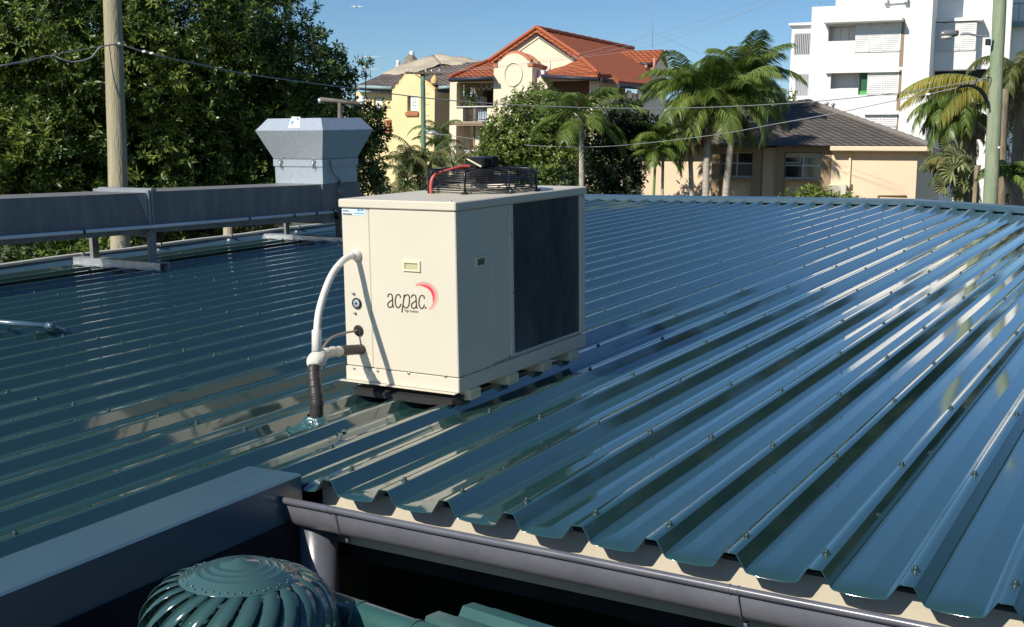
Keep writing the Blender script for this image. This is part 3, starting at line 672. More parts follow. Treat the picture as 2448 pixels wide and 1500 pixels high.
x = MB(); x.tube(curve_pts([(NU1+.02,9.75,.86),(NU1+.02,9.76,.80),(NU1+.015,9.80,.72),(NU1+.012,9.88,.67),(NU1+.012,9.90,.60)],5), .0045, 6); part(x, 'power_cable', M['black'], cw)
x = MB(); x.lathe([(.055,0),(.055,.03),(.048,.036),(0,.038)], (DU+.002, 9.92, .53), 20, 'x'); x.tube([(DU+.015,9.92,.60),(DU+.015,9.92,.64)], .014, 10); sw = part(x, 'isolator_switch', M['galv_dull'], du)
x = MB(); x.tube([(DU+.02,9.92,.47),(DU+.02,9.92,.21)], .012, 8); part(x, 'drop_pipe', M['galv_dull'], du)
# conduit strapped along the duct and the white conduit along the verge
pc = thing('duct_conduit', 'grey conduit strapped along the lower side of the galvanised duct', 'conduit', fr(DU+.06, 7, .37))
x = MB(); x.tube([(DU+.05,-2.0,.66),(DU+.05,5.76,.411),(DU+.055,7.3,.372),(DU+.05,9.75,.318)], .0155, 12); part(x, 'conduit_run', mat('grey_conduit', (.70,.71,.76), .5), pc)
for v in (6.5, 8.45, 9.1, 9.45, 9.74):
    h_ = np.interp(v, [5.76,7.3,9.75], [.411,.372,.318]); x = MB(); x.lathe([(.019,-.011),(.019,.011)], (DU+.053,v,h_), 12, 'y'); part(x, 'conduit_strap', M['black'], pc)
x = MB(); x.tube([(DU+.05,9.75,.32),(DU+.04,9.80,.30),(DU+.03,9.82,.24)], .024, 10); part(x, 'junction', M['black'], pc)
vc = thing('verge_conduit', 'long pale conduit clipped along the far left edge of the roof', 'conduit', fr(-9.0, 7, .06))
x = MB(); n_ = 40; x.tube([(-8.985+.006*math.sin(i*.9), -1+i*.32, .062+.004*math.sin(i*1.3)) for i in range(n_)], .0165, 10); part(x, 'conduit_run', M['white_pvc'], vc)
for v in (7.35, 8.3, 9.3, 10.4): x = MB(); x.box((-9.01,v,.046),(-8.95,v+.02,.083)); part(x, 'clip', M['steelbolt'], vc)

# ---------------------------------------------------------------- lower roof with turbine vent
lr = thing('lower_roof', 'small lower teal roof with a rolled ridge cap beside the turbine vent', 'roof', W(800, 1500, 2.8))
p = W(800, 1455, 2.9); dv_ = -ray(-2300, 371); dv_.z = 0; dv_.normalize()
LF = Matrix(((dv_.x, -dv_.y, 0, p.x), (dv_.y, dv_.x, 0, p.y), (0, 0, 1, p.z), (0, 0, 0, 1)))      # ridge frame: x along the ridge
x = MB(); x.tube([(-.03,0,0),(.10,0,0),(3.5,0,0)], .040, 24); part(x, 'ridge_roll', M['green_steel'], lr, frame=LF)
for dx in (.085, .27, 1.2): x = MB(); x.tube([(dx,0,0),(dx+.012,0,0)], .0420, 24); part(x, 'ridge_joint', M['green_steel'], lr, frame=LF)
x = MB()
prs = [(.04,-.02),(.085,-.022),(.10,.008),(.145,.008),(.16,-.022),(.22,-.026),(.235,-.004),(.275,-.006),(.29,-.034),(.36,-.045)]
x.slab([(.215, a, b) for a, b in prs] + [(.215, .36, -.07), (.215, .04, -.04)], (3.2, 0, 0)); part(x, 'roof_sheet', M['green_steel'], lr, frame=LF)
x = MB(); x.slab([(-.30,-.01,-.02),(3.4,-.01,-.02),(3.4,-4,-.45),(-.30,-4,-.45)], (0,0,-.02)); part(x, 'roof_sheet', M['green_steel'], lr, frame=LF)
x = MB(); x.box((-.28,-3.9,-p.z),(3.3,-.3,-.5)); part(x, 'wall', M['dark'], lr, frame=LF)
wc = W(573, 1366, 2.72)           # centre of the cap
tv = thing('turbine_vent', 'teal spinning turbine ventilator with curved blades in the bottom left corner', 'roof ventilator', Matrix.Translation(wc - Vector((0,0,.36))))
I4 = Matrix.Identity(4)
x = MB()
prof_ = [(0,.030),(.012,.029),(.02,.024),(.055,.021),(.060,.015),(.066,.018),(.082,.0165),(.087,.0095),(.093,.0125),(.106,.011),(.111,.004),(.117,.0065),(.128,.004),(.134,-.004),(.172,-.010),(.1725,-.0125),(.13,-.008)]
prof_ = [(r_*.80, z_*1.1) for r_, z_ in prof_]
x.lathe(prof_, wc, 64); capm = mat('teal_cap_paint', (.045,.105,.11), .22, spec=.8, bump=.0006, bscale=14); cap = part(x, 'top_cap', capm, tv, frame=I4)
x = MB()
for k in range(48):
    a = 2*math.pi*k/48; rr_ = (.150 if k % 2 else .142)*.8*1.08; c0 = wc + Vector((rr_*math.cos(a), rr_*math.sin(a), -.0065)); x.lathe([(.0028,0),(.0022,.0016),(0,.0018)], c0, 6)
part(x, 'rivets', capm, cap, frame=I4)
tealv = mat('teal_vane_paint', (.035,.085,.088), .16, spec=.7, bump=.0006, bscale=20)
NB = 23
for k in range(NB):
    a0 = 2*math.pi*k/NB; x = MB(); x.s = True; nt_ = 14
    vs = []
    for i in range(nt_+1):
        t = i/nt_; ph = t*R(150) ; rr_ = .128 + (.223-.128)*math.sin(min(ph, R(90))) if ph < R(90) else .223 - .06*(1-math.sin(ph)); z = -.010 - .135*(1-math.cos(ph))
        a = a0 - 1.0*t**1.15
        wdt = .018 + .023*math.sin(math.pi*min(t*1.15,1))
        tw = .011*math.sin(math.pi*t)
        for s_, rad in ((-.5, rr_-tw*.9), (0, rr_+tw*.35), (.5, rr_+tw)):
            aa = a + s_*wdt*1.25/max(rr_,.1); vs.append((wc.x+rad*math.cos(aa), wc.y+rad*math.sin(aa), wc.z+z))
    fs = []
    for i in range(nt_):
        for j in range(2): q = i*3+j; fs.append((q,q+1,q+4,q+3))
    x.add(vs, fs); o = x.build('blade', tealv, tv, I4); md = o.modifiers.new('thickness','SOLIDIFY'); md.thickness = .0012
x = MB(); x.lathe([(.15,-.36),(.15,-.27),(.17,-.262),(.17,-.25)], wc, 40); part(x, 'throat', M['flash'], tv, frame=I4)
x = MB(); x.lathe([(.02,-.30),(.02,-.012)], wc, 12); part(x, 'shaft', M['dark'], tv, frame=I4)

# ================================================================ foliage helpers
def np_mesh(name, V, Fq, mt, tint, parent=None):
    V = np.asarray(V, np.float32); Fq = np.asarray(Fq, np.int32); k = Fq.shape[1]
    if parent is not None:
        Mi = np.array(world_of(parent).inverted()); V = (V @ Mi[:3,:3].T + Mi[:3,3]).astype(np.float32)
    me = bpy.data.meshes.new(name); me.vertices.add(len(V)); me.vertices.foreach_set('co', V.ravel())
    me.loops.add(Fq.size); me.loops.foreach_set('vertex_index', Fq.ravel())
    me.polygons.add(len(Fq)); me.polygons.foreach_set('loop_start', np.arange(0, Fq.size, k, dtype=np.int32)); me.polygons.foreach_set('loop_total', np.full(len(Fq), k, np.int32))
    me.update(calc_edges=True)
    at = me.attributes.new('tint', 'FLOAT', 'POINT'); at.data.foreach_set('value', np.asarray(tint, np.float32))
    me.materials.append(mt)
    o = bpy.data.objects.new(name, me); col.objects.link(o)
    if parent is not None: o.parent = parent
    return o
def unit(a): return a / np.maximum(np.linalg.norm(a, axis=-1, keepdims=True), 1e-9)
def rosettes(rg, C, D, nleaf, length, width, spread=1.0, tintb=None):
    # whorls of leaves at twig tips: C centres, D axes
    n = len(C); D = unit(D); ref = rg.normal(size=(n,3)); A = unit(np.cross(D, ref)); B = np.cross(D, A)
    ph = (np.arange(nleaf)/nleaf*2*np.pi)[None,:] + rg.uniform(0,6.28,(n,1)) + rg.uniform(-.4,.4,(n,nleaf))
    el = rg.uniform(.15,.95,(n,nleaf))*spread
    dirv = A[:,None]*np.cos(ph)[...,None]*np.cos(el)[...,None] + B[:,None]*np.sin(ph)[...,None]*np.cos(el)[...,None] + D[:,None]*np.sin(el)[...,None]
    dirv[...,2] -= .12; dirv = unit(dirv)
    L = length*rg.uniform(.55,1.15,(n,nleaf,1))*rg.uniform(.7,1.25,(n,1,1)); sd = unit(np.cross(dirv, D[:,None] + rg.normal(size=(n,nleaf,3))*.35)); up = np.cross(sd, dirv)
    base = C[:,None] + dirv*L*.08 + D[:,None]*rg.uniform(-.6,.3,(n,nleaf,1))*length
    mid = base + dirv*L*.55; tip = base + dirv*L - up*L*.08
    w = width*rg.uniform(.8,1.2,(n,nleaf,1))
    V = np.stack([base, mid + sd*w/2 + up*w*.12, tip, mid - sd*w/2 + up*w*.12], 2).reshape(-1,3)
    N_ = n*nleaf; Fq = np.arange(N_*4).reshape(N_,4)
    tb = rg.uniform(0,1,(n,1))*.55 + rg.uniform(0,1,(n,nleaf))*.45 if tintb is None else tintb[:,None]*.6 + rg.uniform(0,.4,(n,nleaf))
    odd = rg.uniform(0,1,(n,1)) > .9975; tb = np.where(odd, 1.0, np.minimum(tb, .93))
    return V, Fq, np.repeat(tb.ravel(), 4)
def blob_points(rg, blobs, dens, shell=.45, lump=.22, toward=None, keep_back=.3):
    P, Dn = [], []
    for (c, r) in blobs:
        c = np.array(c, float); r = np.array(r if hasattr(r, '__len__') else (r,r,r), float)
        n = int(dens * (r[0]*r[1]+r[1]*r[2]+r[0]*r[2]) * 4.2)
        d = unit(rg.normal(size=(n,3)))
        l_ = lump*(np.sin(d[:,0]*5+c[0]*3)*np.sin(d[:,1]*6+c[1])*np.sin(d[:,2]*5+1)*1.5 + .6*np.sin(d[:,0]*13+d[:,2]*11+c[2]))
        rad = 1 - shell*rg.uniform(0,1,n)**1.6 + l_*.5
        p = c + d*rad[:,None]*r
        if toward is not None:
            t = unit(np.array(toward)[None] - c[None]); k = (d @ t[0] > -.25) | (rg.uniform(0,1,n) < keep_back); p, d = p[k], d[k]
        P.append(p); Dn.append(d)
    return np.concatenate(P), np.concatenate(Dn)
def limb(mb, a, b, r0, r1, rg, n=6, w=.06):
    a, b = Vector(a), Vector(b); pts = []
    L = (b-a).length
    for i in range(n+1):
        t = i/n; p = a.lerp(b, t) + Vector((rg.normal(), rg.normal(), rg.normal()*.4))*L*w*math.sin(math.pi*t); pts.append(p)
    mb.tube(pts, [r0 + (r1-r0)*i/n for i in range(n+1)], 8)
def leafy(name, label, cat, base, blobs, mt, dens, ll, lw, nleaf, seed, trunk_r=.2, trunk_mat=None, shell=.45, group=None, holes=None, lump=.22, limbs=True, spread=1.0, stem='trunk', sun=True):
    rg = np.random.default_rng(seed); t = thing(name, label, cat, Matrix.Translation(Vector(base)), group)
    P, D = blob_points(rg, blobs, dens, shell, lump, toward=(0,0,ZC))
    if holes is not None:
        k = np.ones(len(P), bool)
        for (c, r, prob) in holes: k &= ~((np.linalg.norm(P - np.array(c), axis=1) < r) & (rg.uniform(0,1,len(P)) < prob))
        P, D = P[k], D[k]
    ax = D + np.array([0,0,.55]) + rg.normal(size=D.shape)*.35
    tb = np.clip(.5 + .35*np.sin(P[:,0]*1.9 + P[:,2]*1.3)*np.sin(P[:,1]*1.7 - P[:,2]*2.1) + rg.normal(size=len(P))*.25, 0, 1)
    V, Fq, tt = rosettes(rg, P, ax, nleaf, ll, lw, spread, tb)
    np_mesh('crown', V, Fq, mt, tt, t)
    if limbs:
        mb = MB(); top = Vector(np.mean([np.array(b[0]) for b in blobs], axis=0)); base = Vector(base); fork = base.lerp(top, .45)
        limb(mb, base, fork, trunk_r, trunk_r*.7, rg, 6, .03)
        for (c, r) in blobs: limb(mb, fork, Vector(c), trunk_r*.5, trunk_r*.12, rg, 7, .07)
        k = rg.choice(len(P), min(90, len(P)), replace=False)
        for q in k:
            cs = [Vector(b[0]) for b in blobs]; c0 = min(cs, key=lambda c: (c-Vector(P[q])).length); limb(mb, c0, Vector(P[q]), trunk_r*.12, .008, rg, 5, .08)
        mb.build(stem, trunk_mat or M['bark'], t)
    return t
def fronds(rg, spec, store):
    # spec: base, azimuth, elevation, length, droop, leaflets, leaflet length, hang, width, tint
    for (b, az, el, L, droop, nl, ll, hang, wd, ti) in spec:
        n = 18; t = np.linspace(0,1,n); e = el - droop*t**1.35; ds = L/(n-1)
        dh = np.cos(e); dz = np.sin(e); x = np.concatenate([[0], np.cumsum(dh[:-1]*ds)]); z = np.concatenate([[0], np.cumsum(dz[:-1]*ds)])
        h = np.array([math.cos(az), math.sin(az), 0]); sidev = np.array([-math.sin(az), math.cos(az), 0]); curl = rg.uniform(-.25,.25)
        pts = np.array(b)[None] + x[:,None]*h + z[:,None]*np.array([0,0,1.]) + sidev[None]*(curl*L*.35*t**2)[:,None]
        store['r'].append((pts, wd))
        tl = np.linspace(.14, .995, nl)
        for s_ in (-1, 1):
            tt = np.clip(tl + rg.uniform(-.006,.006,nl), 0, 1); f = tt*(n-1); i0 = np.minimum(f.astype(int), n-2); fr_ = (f-i0)[:,None]
            P = pts[i0]*(1-fr_) + pts[i0+1]*fr_; T = unit(pts[i0+1]-pts[i0]); U = unit(np.cross(np.broadcast_to(sidev,T.shape), T)); U *= np.sign(U[:,2:3]+1e-6)
            sw = (.55 + .5*tt)[:,None]; ln = (ll*(.35+.65*np.sin(np.pi*np.clip(tt*.92+.06,0,1))**.6)*rg.uniform(.8,1.12,nl))[:,None]
            hg = hang*rg.uniform(.7,1.3,(nl,1))
            d1 = unit(s_*sidev[None]*1.0 + T*sw + U*.32*(1-hang) - np.array([0,0,1.])*hg*.5); d2 = unit(d1 - np.array([0,0,1.])*(.25+hg*1.3))
            m1 = P + d1*ln*.45; m2 = m1 + d2*ln*.55; wv = unit(T + rg.normal(size=T.shape)*.18)*wd*.5
            V = np.stack([P - wv*.5, P + wv*.5, m1 + wv, m1 - wv, m2 + wv*.10, m2 - wv*.10], 1)
            bs = store['n']; idx = np.arange(nl)[:,None]*6 + bs
            store['V'].append(V.reshape(-1,3)); store['F'].append(np.concatenate([idx + np.array([[0,1,2,3]]), idx + np.array([[3,2,4,5]])])); store['n'] += nl*6
            store['t'].append(np.repeat(np.clip(ti + rg.uniform(-.22,.22,nl), 0, .93), 6))
def newstore(): return dict(V=[], F=[], t=[], n=0, r=[])
def crown_mesh(name, st, mt, parent, rach=None):
    o = np_mesh(name, np.concatenate(st['V']), np.concatenate(st['F']), mt, np.concatenate(st['t']), parent)
    mb = MB()
    for pts, wd in st['r']:
        n = len(pts); mb.tube([tuple(p) for p in pts], [max(.006, (.022 if wd > .03 else .014)*(1-i/n)) for i in range(n)], 5, caps=False)
    mb.build('frond_stems', rach or M['shaft'], parent)
    return o
def king_palm(label, foot, top, r, nf, L, seed, group=None, droop=1.9, el=(.2,1.35), ll=.5, hang=.35, nl=46, lw=.036, leaf='leaf_palm', skirt=True, shaft=True, bark='palm_bark', az_bias=None, name='palm_tree'):
    rg = np.random.default_rng(seed); foot, top = Vector(foot), Vector(top)
    t = thing(name, label, 'palm', Matrix.Translation(foot), group)
    Ln = (top-foot).length; bend = Vector((rg.uniform(-.03,.03), rg.uniform(-.03,.03), 0))*Ln
    pts = [foot.lerp(top, i/14) + bend*math.sin(math.pi*i/14) for i in range(15)]
    mb = MB(); mb.tube(pts, [r*(1.25 if i == 0 else 1.08 - .2*i/14) for i in range(15)], 14); mb.build('trunk', M[bark], t)
    cs = top
    if shaft:
        mb = MB(); mb.tube([top, top+Vector((0,0,.12)), top+Vector((0,0,.5)), top+Vector((0,0,.95))], [r*.95, r*1.35, r*1.1, r*.45], 14); mb.build('crownshaft', M['shaft'], t); cs = top + Vector((0,0,.8))
    st = newstore(); sp = []
    for i in range(nf):
        az = i*2.39996 + rg.uniform(-.25,.25); e = el[0] + (el[1]-el[0])*((i+.5)/nf)**.85 + rg.uniform(-.08,.08)
        if az_bias: az = az_bias[0] + az_bias[1]*math.sin(az)
        sp.append((tuple(cs), az, e, L*rg.uniform(.85,1.1), droop*rg.uniform(.8,1.2)*(1.15-.25*i/nf), nl, ll, hang, lw, rg.uniform(.25,.85)))
    fronds(rg, sp, st); crown_mesh('crown', st, M[leaf], t)
    if skirt:
        st = newstore(); sp = [(tuple(top + Vector((0,0,.03))), rg.uniform(0,6.28), rg.uniform(-.9,-.2), rg.uniform(.45,.85), .9, 26, .16, .9, .02, rg.uniform(.2,.8)) for i in range(9)]
        fronds(rg, sp, st); o = np_mesh('seed_strings', np.concatenate(st['V']), np.concatenate(st['F']), M['leaf_yellow' if seed % 2 else 'leaf_dry'], np.concatenate(st['t']), t)
        st = newstore(); fronds(rg, [(tuple(cs - Vector((0,0,.3))), rg.uniform(0,6.28), rg.uniform(-.9,-.2), L*rg.uniform(.6,.85), 1.0, 44, ll*.8, 1.0, .03, rg.uniform(.1,.9)) for i in range(4)], st); np_mesh('dead_fronds', np.concatenate(st['V']), np.concatenate(st['F']), M['leaf_areca'], np.concatenate(st['t']), t)
    return t
def gp(px, d):                     # ground point straight below pixel column px at depth d (near the horizon line)
    p = W(px, 440, d); return Vector((p.x, p.y, 0))
def vert(px, py, foot):            # point above foot that projects to row py
    d = ray(px, py); s = math.hypot(foot.x, foot.y)/math.hypot(d.x, d.y); return Vector((foot.x, foot.y, ZC + d.z*s))

# ================================================================ building frame
class Bld:
    def __init__(s, name, label, cat, px, depth, vpx):
        p = W(px, 440, depth); s.o = Vector((p.x, p.y, 0))
        hy = 437.7 + (vpx-1224)*.0187
        d = ray(vpx, hy); d.z = 0; d.normalize(); s.e1 = -d if vpx < px else d
        s.e2 = Vector((-s.e1.y, s.e1.x, 0))
        if s.e2.dot(Vector((p.x, p.y, 0))) < 0: s.e2 = -s.e2
        s.M = Matrix(((s.e1.x, s.e2.x, 0, s.o.x), (s.e1.y, s.e2.y, 0, s.o.y), (0, 0, 1, 0), (0, 0, 0, 1)))
        s.Mi = s.M.inverted(); s.c = s.Mi @ CAMP
        s.root = thing(name, label, cat, s.M)
    def p(s, px, py, t=0):         # local point on the plane y = t
        d = s.Mi.to_3x3() @ ray(px, py); return s.c + d*((t - s.c.y)/d.y)
    def sd(s, px, py, x):          # local point on the plane x = const
        d = s.Mi.to_3x3() @ ray(px, py); return s.c + d*((x - s.c.x)/d.x)
    def part(s, mb, name, mt, par=None, label=None):
        o = mb.build(name, mt, par or s.root, s.M)
        if label: o['label'] = label
        return o
    def wall(s, mb, x0, x1, z0, z1, t, th, holes=()):   # wall with rectangular openings, front at y=t
        xs = sorted({x0, x1, *[min(max(v, x0), x1) for h in holes for v in (h[0], h[1])]}); zs = sorted({z0, z1, *[min(max(v, z0), z1) for h in holes for v in (h[2], h[3])]})
        inn = lambda x, z: any(h[0] < x < h[1] and h[2] < z < h[3] for h in holes)
        for i in range(len(xs)-1):
            for j in range(len(zs)-1):
                cx, cz = (xs[i]+xs[i+1])/2, (zs[j]+zs[j+1])/2
                if inn(cx, cz): continue
                mb.add([(xs[i],t,zs[j]),(xs[i+1],t,zs[j]),(xs[i+1],t,zs[j+1]),(xs[i],t,zs[j+1])], [(0,1,2,3)])
        mb.add([(x0,t,z1),(x1,t,z1),(x1,t+th,z1),(x0,t+th,z1)], [(0,1,2,3)])
        for (a, b, X) in ((x0, 0, x0), (x1, 0, x1)): mb.add([(X,t,z0),(X,t+th,z0),(X,t+th,z1),(X,t,z1)], [(0,1,2,3)])
        for h in holes:
            a, b, c_, d_ = h
            for q in ([(a,t,c_),(b,t,c_),(b,t+th,c_),(a,t+th,c_)],[(a,t,d_),(b,t,d_),(b,t+th,d_),(a,t+th,d_)],[(a,t,c_),(a,t+th,c_),(a,t+th,d_),(a,t,d_)],[(b,t,c_),(b,t+th,c_),(b,t+th,d_),(b,t,d_)]): mb.add(q, [(0,1,2,3)])
def rect(B, x0, y0, x1, y1, t=0):
    a, b = B.p(x0, y0, t), B.p(x1, y1, t); return (min(a.x,b.x), max(a.x,b.x), min(a.z,b.z), max(a.z,b.z))

# ================================================================ beige brick house (behind the right half of the roof)
T_brown = tilemat('brown_roof_tiles', (.095,.084,.076), (.16,.142,.128), .10, .30, (.045,.040,.037), bump=.05)
T_orange = tilemat('orange_roof_tiles', (.33,.088,.038), (.43,.135,.06), .155, .30, (.13,.032,.015), bump=.06)
T_old = tilemat('mossy_grey_roof_tiles', (.13,.10,.085), (.24,.20,.175), .16, .34, (.07,.055,.05), bump=.07)
beige = mat('beige_render', (.84,.66,.48), .85, var=(.79,.61,.44), vscale=.6, bump=.004, bscale=60)
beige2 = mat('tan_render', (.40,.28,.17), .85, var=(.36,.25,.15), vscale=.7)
frame_w = mat('white_aluminium', (.70,.70,.72), .4)
B = Bld('beige_house', 'beige rendered house with a dark brown tiled hip roof beyond the roof ridge', 'house', 1860, 42, -5200)
def X(px, t=0): return B.p(px, 440, t).x
def Z(px, py, t=0): return B.p(px, py, t).z
zt = Z(2000, 352); x0, x1 = X(1527), X(2190)
w1 = rect(B, 1719, 363, 1797, 424, .0); w2 = rect(B, 1872, 366, 1962, 428, .0)
mb = MB(); B.wall(mb, x0, X(1860), 0, zt-.02, .35, .3, [(rect(B,1719,363,1797,424,.35))]); B.wall(mb, X(1860), X(1985), 0, zt-.02, .35, .3, [rect(B,1872,366,1962,428,.35)]); B.wall(mb, X(1985), x1, 0, zt-.02, 0.0, .3)
mb.box((x1-.3,.31,0),(x1,11,zt-.02)); mb.box((x0,.66,0),(x0+.25,11,zt-.02)); mb.box((x0+.26,10.8,0),(x1-.31,11,zt-.02)); B.part(mb, 'wall', beige)
mb = MB()
a_ = X(1670); 
for (q0, q1) in ((1700, 1719), (1797, 1817), (1853, 1872), (1962, 1984)): mb.box((X(q0),.0,0),(X(q1),.345,Z(q0,349)+.02))
for (q0, q1) in ((1719, 1797), (1872, 1962)): mb.box((X(q0)+.002,.002,Z(q0,364)),(X(q1)-.002,.345,Z(q0,349)+.018))
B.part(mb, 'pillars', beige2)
def window(B, r, t, par=None, mull=(0.5,), rails=(0.5,), fw=.05, mt=frame_w, gl=None, depth=.05):
    x0_, x1_, z0_, z1_ = r; m_ = MB()
    m_.box((x0_,t-depth,z0_),(x1_,t,z0_+fw)); m_.box((x0_,t-depth,z1_-fw),(x1_,t,z1_)); m_.box((x0_,t-depth,z0_+fw),(x0_+fw,t,z1_-fw)); m_.box((x1_-fw,t-depth,z0_+fw),(x1_,t,z1_-fw))
    for q in mull: xx = x0_ + (x1_-x0_)*q; m_.box((xx-fw*.45,t-depth+.004,z0_+fw),(xx+fw*.45,t-.002,z1_-fw))
    for q in rails: zz = z0_ + (z1_-z0_)*q; m_.box((x0_+fw,t-depth+.008,zz-fw*.45),(x1_-fw,t-.004,zz+fw*.45))
    o = B.part(m_, 'window', mt, par)
    g_ = MB(); g_.box((x0_+fw,t-.02,z0_+fw),(x1_-fw,t-.012,z1_-fw)); B.part(g_, 'pane', gl or M['glass'], o); return o
screen = mat('insect_screen', (.16,.14,.11), .7)
w_ = window(B, w1, .35, gl=screen, rails=(.55,)); g_ = MB(); g_.box((X(1760),.31,Z(1760,390)),(X(1795),.318,Z(1760,366))); B.part(g_, 'pane', M['glass'], w_)
w_ = window(B, w2, .35, rails=(.52,))
g_ = MB(); a = rect(B,1877,370,1915,391,.22); g_.slab([(a[0],.24,a[2]),(a[1],.18,a[2]),(a[1],.20,a[2]+.04),(a[0],.26,a[2]+.04)],(0,.03,0)); g_.slab([(a[1]-.04,.18,a[2]),(a[1],.18,a[2]),(a[1],.28,a[3]),(a[1]-.04,.28,a[3])],(0,.03,0)); B.part(g_, 'open_sash', frame_w, w_)
g_ = MB(); g_.box((a[0]-.02,.31,a[3]-.10),(X(1958),.325,a[3]+.02)); B.part(g_, 'blind', mat('cream_blind', (.6,.55,.45), .8), w_)
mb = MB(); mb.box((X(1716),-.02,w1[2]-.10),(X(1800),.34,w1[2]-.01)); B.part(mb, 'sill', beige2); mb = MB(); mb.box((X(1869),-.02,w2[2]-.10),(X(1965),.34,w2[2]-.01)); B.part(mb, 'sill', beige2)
mb = MB(); zf = Z(2000,362); mb.rbox((X(1984)+.01,-.42,zf),(x1+.42,-.02,zt+.02),.02); mb.rbox((x1+.02,-.01,zf),(x1+.42,11,zt+.02),.02); mb.box((x1+.002,-.0,zf-.05),(x1+.30,10.9,zf-.005)); B.part(mb, 'eave_gutter', beige)
# hip roof
ap = B.p(1930, 245, 4.2); apb = B.p(1938, 247, 6.0); e0, e1_ = x0-.45, x1+.42
F_ = [(e0,-.40,zt+.03),(e1_,-.40,zt+.03),(e1_,11.4,zt+.03),(e0,11.4,zt+.03)]; A1 = (ap.x, ap.y, ap.z); A2 = (ap.x, 7.2, ap.z)
mb = MB(); mb.add(F_ + [A1, A2], [(0,1,4),(1,2,5,4),(2,3,5),(3,0,4,5),(3,2,1,0)]); rf = B.part(mb, 'roof', T_brown)
mb = MB(); v_ = Vector((0,0,.03))
for (a, b) in ((F_[1], A1), (F_[0], A1), (F_[2], A2), (A1, A2)):
    n_ = 34; a, b = Vector(a), Vector(b); pts = []; 
    mb.tube([a.lerp(b, i/n_) + v_ for i in range(n_+1)], [.10 + (.022 if i % 2 else 0) for i in range(n_+1)], 8)
B.part(mb, 'hip_caps', mat('ridge_tile_brown', (.21,.19,.175), .8), rf)
for (qx, qy, t_) in ((1977,252,9.0),(1992,254,9.0)):
    q = B.p(qx, qy, t_); mb = MB(); mb.lathe([(.05,-.35),(.05,.02),(.11,.05),(.05,.12),(0,.13)], q, 10); B.part(mb, 'roof_vent', M['galv'], rf)
mb = MB(); q = X(2030); mb.tube([(q,-.06,0),(q,-.06,zf-.05)], .045, 8); B.part(mb, 'downpipe', beige)
q = rect(B, 2100, 467, 2160, 600, 0); mb = MB(); mb.tube([(q[1],-.05,q[3]),(q[0],-.05,q[3]),(q[0],-.05,1.0)], .03, 8); B.part(mb, 'wall_pipe', beige2)
mb = MB(); q = rect(B, 2032,440,2037,452,0); mb.box((q[0],-.08,q[2]),(q[1],-.0,q[3])); q = rect(B, 2022,446,2031,470,0); mb.box((q[0],-.10,q[2]),(q[1],-.0,q[3])); B.part(mb, 'meter_box', mat('brown_box', (.18,.11,.08), .7))
# split-system outdoor unit on its wall
q = rect(B, 1981, 441, 2022, 474, -.35)
ou = thing('outdoor_unit', 'small cream outdoor air conditioner with a round fan on the beige house wall', 'air conditioner', B.M @ Matrix.Translation(Vector(((q[0]+q[1])/2, -.2, q[2]))))
mb = MB(); mb.rbox((q[0],-.35,q[2]),(q[1],-.04,q[3]),.02); mb.build('casing', mat('outdoor_unit_paint', (.66,.62,.52), .5), ou, B.M)
mb = MB(); cx = q[0]+(q[1]-q[0])*.38
for r_ in (.21,.17,.13,.09,.05): mb.tube([(cx+r_*math.cos(a), -.357, (q[2]+q[3])/2-.02+r_*math.sin(a)) for a in np.linspace(0,2*math.pi,25)], .007, 4, caps=False)
mb.build('fan_grille', mat('grey_grille', (.25,.24,.22), .5), ou, B.M)
BEIGE = B

# ================================================================ white apartment block
white_r = mat('white_render', (.84,.83,.80), .8, var=(.80,.79,.76), vscale=.4)
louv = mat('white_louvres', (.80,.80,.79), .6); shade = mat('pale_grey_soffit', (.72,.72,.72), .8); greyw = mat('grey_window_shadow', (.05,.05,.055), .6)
B = Bld('apartment_block', 'tall white apartment block with sliding louvred shutters at the right', 'building', 2206, 66, -5200)
k_ = .24020
def Q(zx_, zy): return (1860 + zx_*k_, zy*k_)
def zr(a, b, c_, d_, t=0): p0, p1 = Q(a, b), Q(c_, d_); return rect(B, p0[0], p0[1], p1[0], p1[1], t)
XL = B.p(*Q(340, 78)).x; XR = 0.0
ztop = B.p(*Q(1000, 45)).z
RA = zr(490, 240, 1222, 512); RA1 = zr(505, 258, 772, 406); SA_ = zr(775, 236, 1220, 514)
RB1 = zr(528, 722, 806, 882); RB2 = zr(806, 722, 890, 944); SB = zr(893, 710, 1200, 942); SC = zr(860, 1144, 1184, 1262)
mb = MB(); B.wall(mb, XL, XR, 0, ztop, 0, .25, [RA1, RB1, RB2])
mb.box((XR-.25,.26,0),(XR,4.0,ztop+4)); mb.box((XL,.26,0),(XL+.25,12,ztop)); mb.box((XL,11.8,0),(XR,12,ztop)); mb.box((XL+.01,.26,ztop-.3),(XR-.26,11.7,ztop-.02))
a = zr(575, 30, 1440, 60); mb.box((a[0],.002,ztop+.002),(XR,.25,ztop+4)); mb.box((a[0],.26,ztop),(a[0]+.25,8,ztop+4)); mb.box((a[0],7.8,ztop),(XR,8,ztop+4)); B.part(mb, 'wall', white_r)
mb = MB()
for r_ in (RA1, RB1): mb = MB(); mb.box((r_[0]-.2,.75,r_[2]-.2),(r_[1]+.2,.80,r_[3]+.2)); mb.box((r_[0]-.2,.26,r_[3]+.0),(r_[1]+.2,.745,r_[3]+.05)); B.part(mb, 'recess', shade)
for i in range(3):
    x_ = RA1[0]+.15+i*(RA1[1]-RA1[0])*.31; mb = MB(); mb.box((x_,.70,RA1[2]-.1),(x_+(RA1[1]-RA1[0])*.26,.74,RA1[3]-.03)); B.part(mb, 'recess_panel', louv)
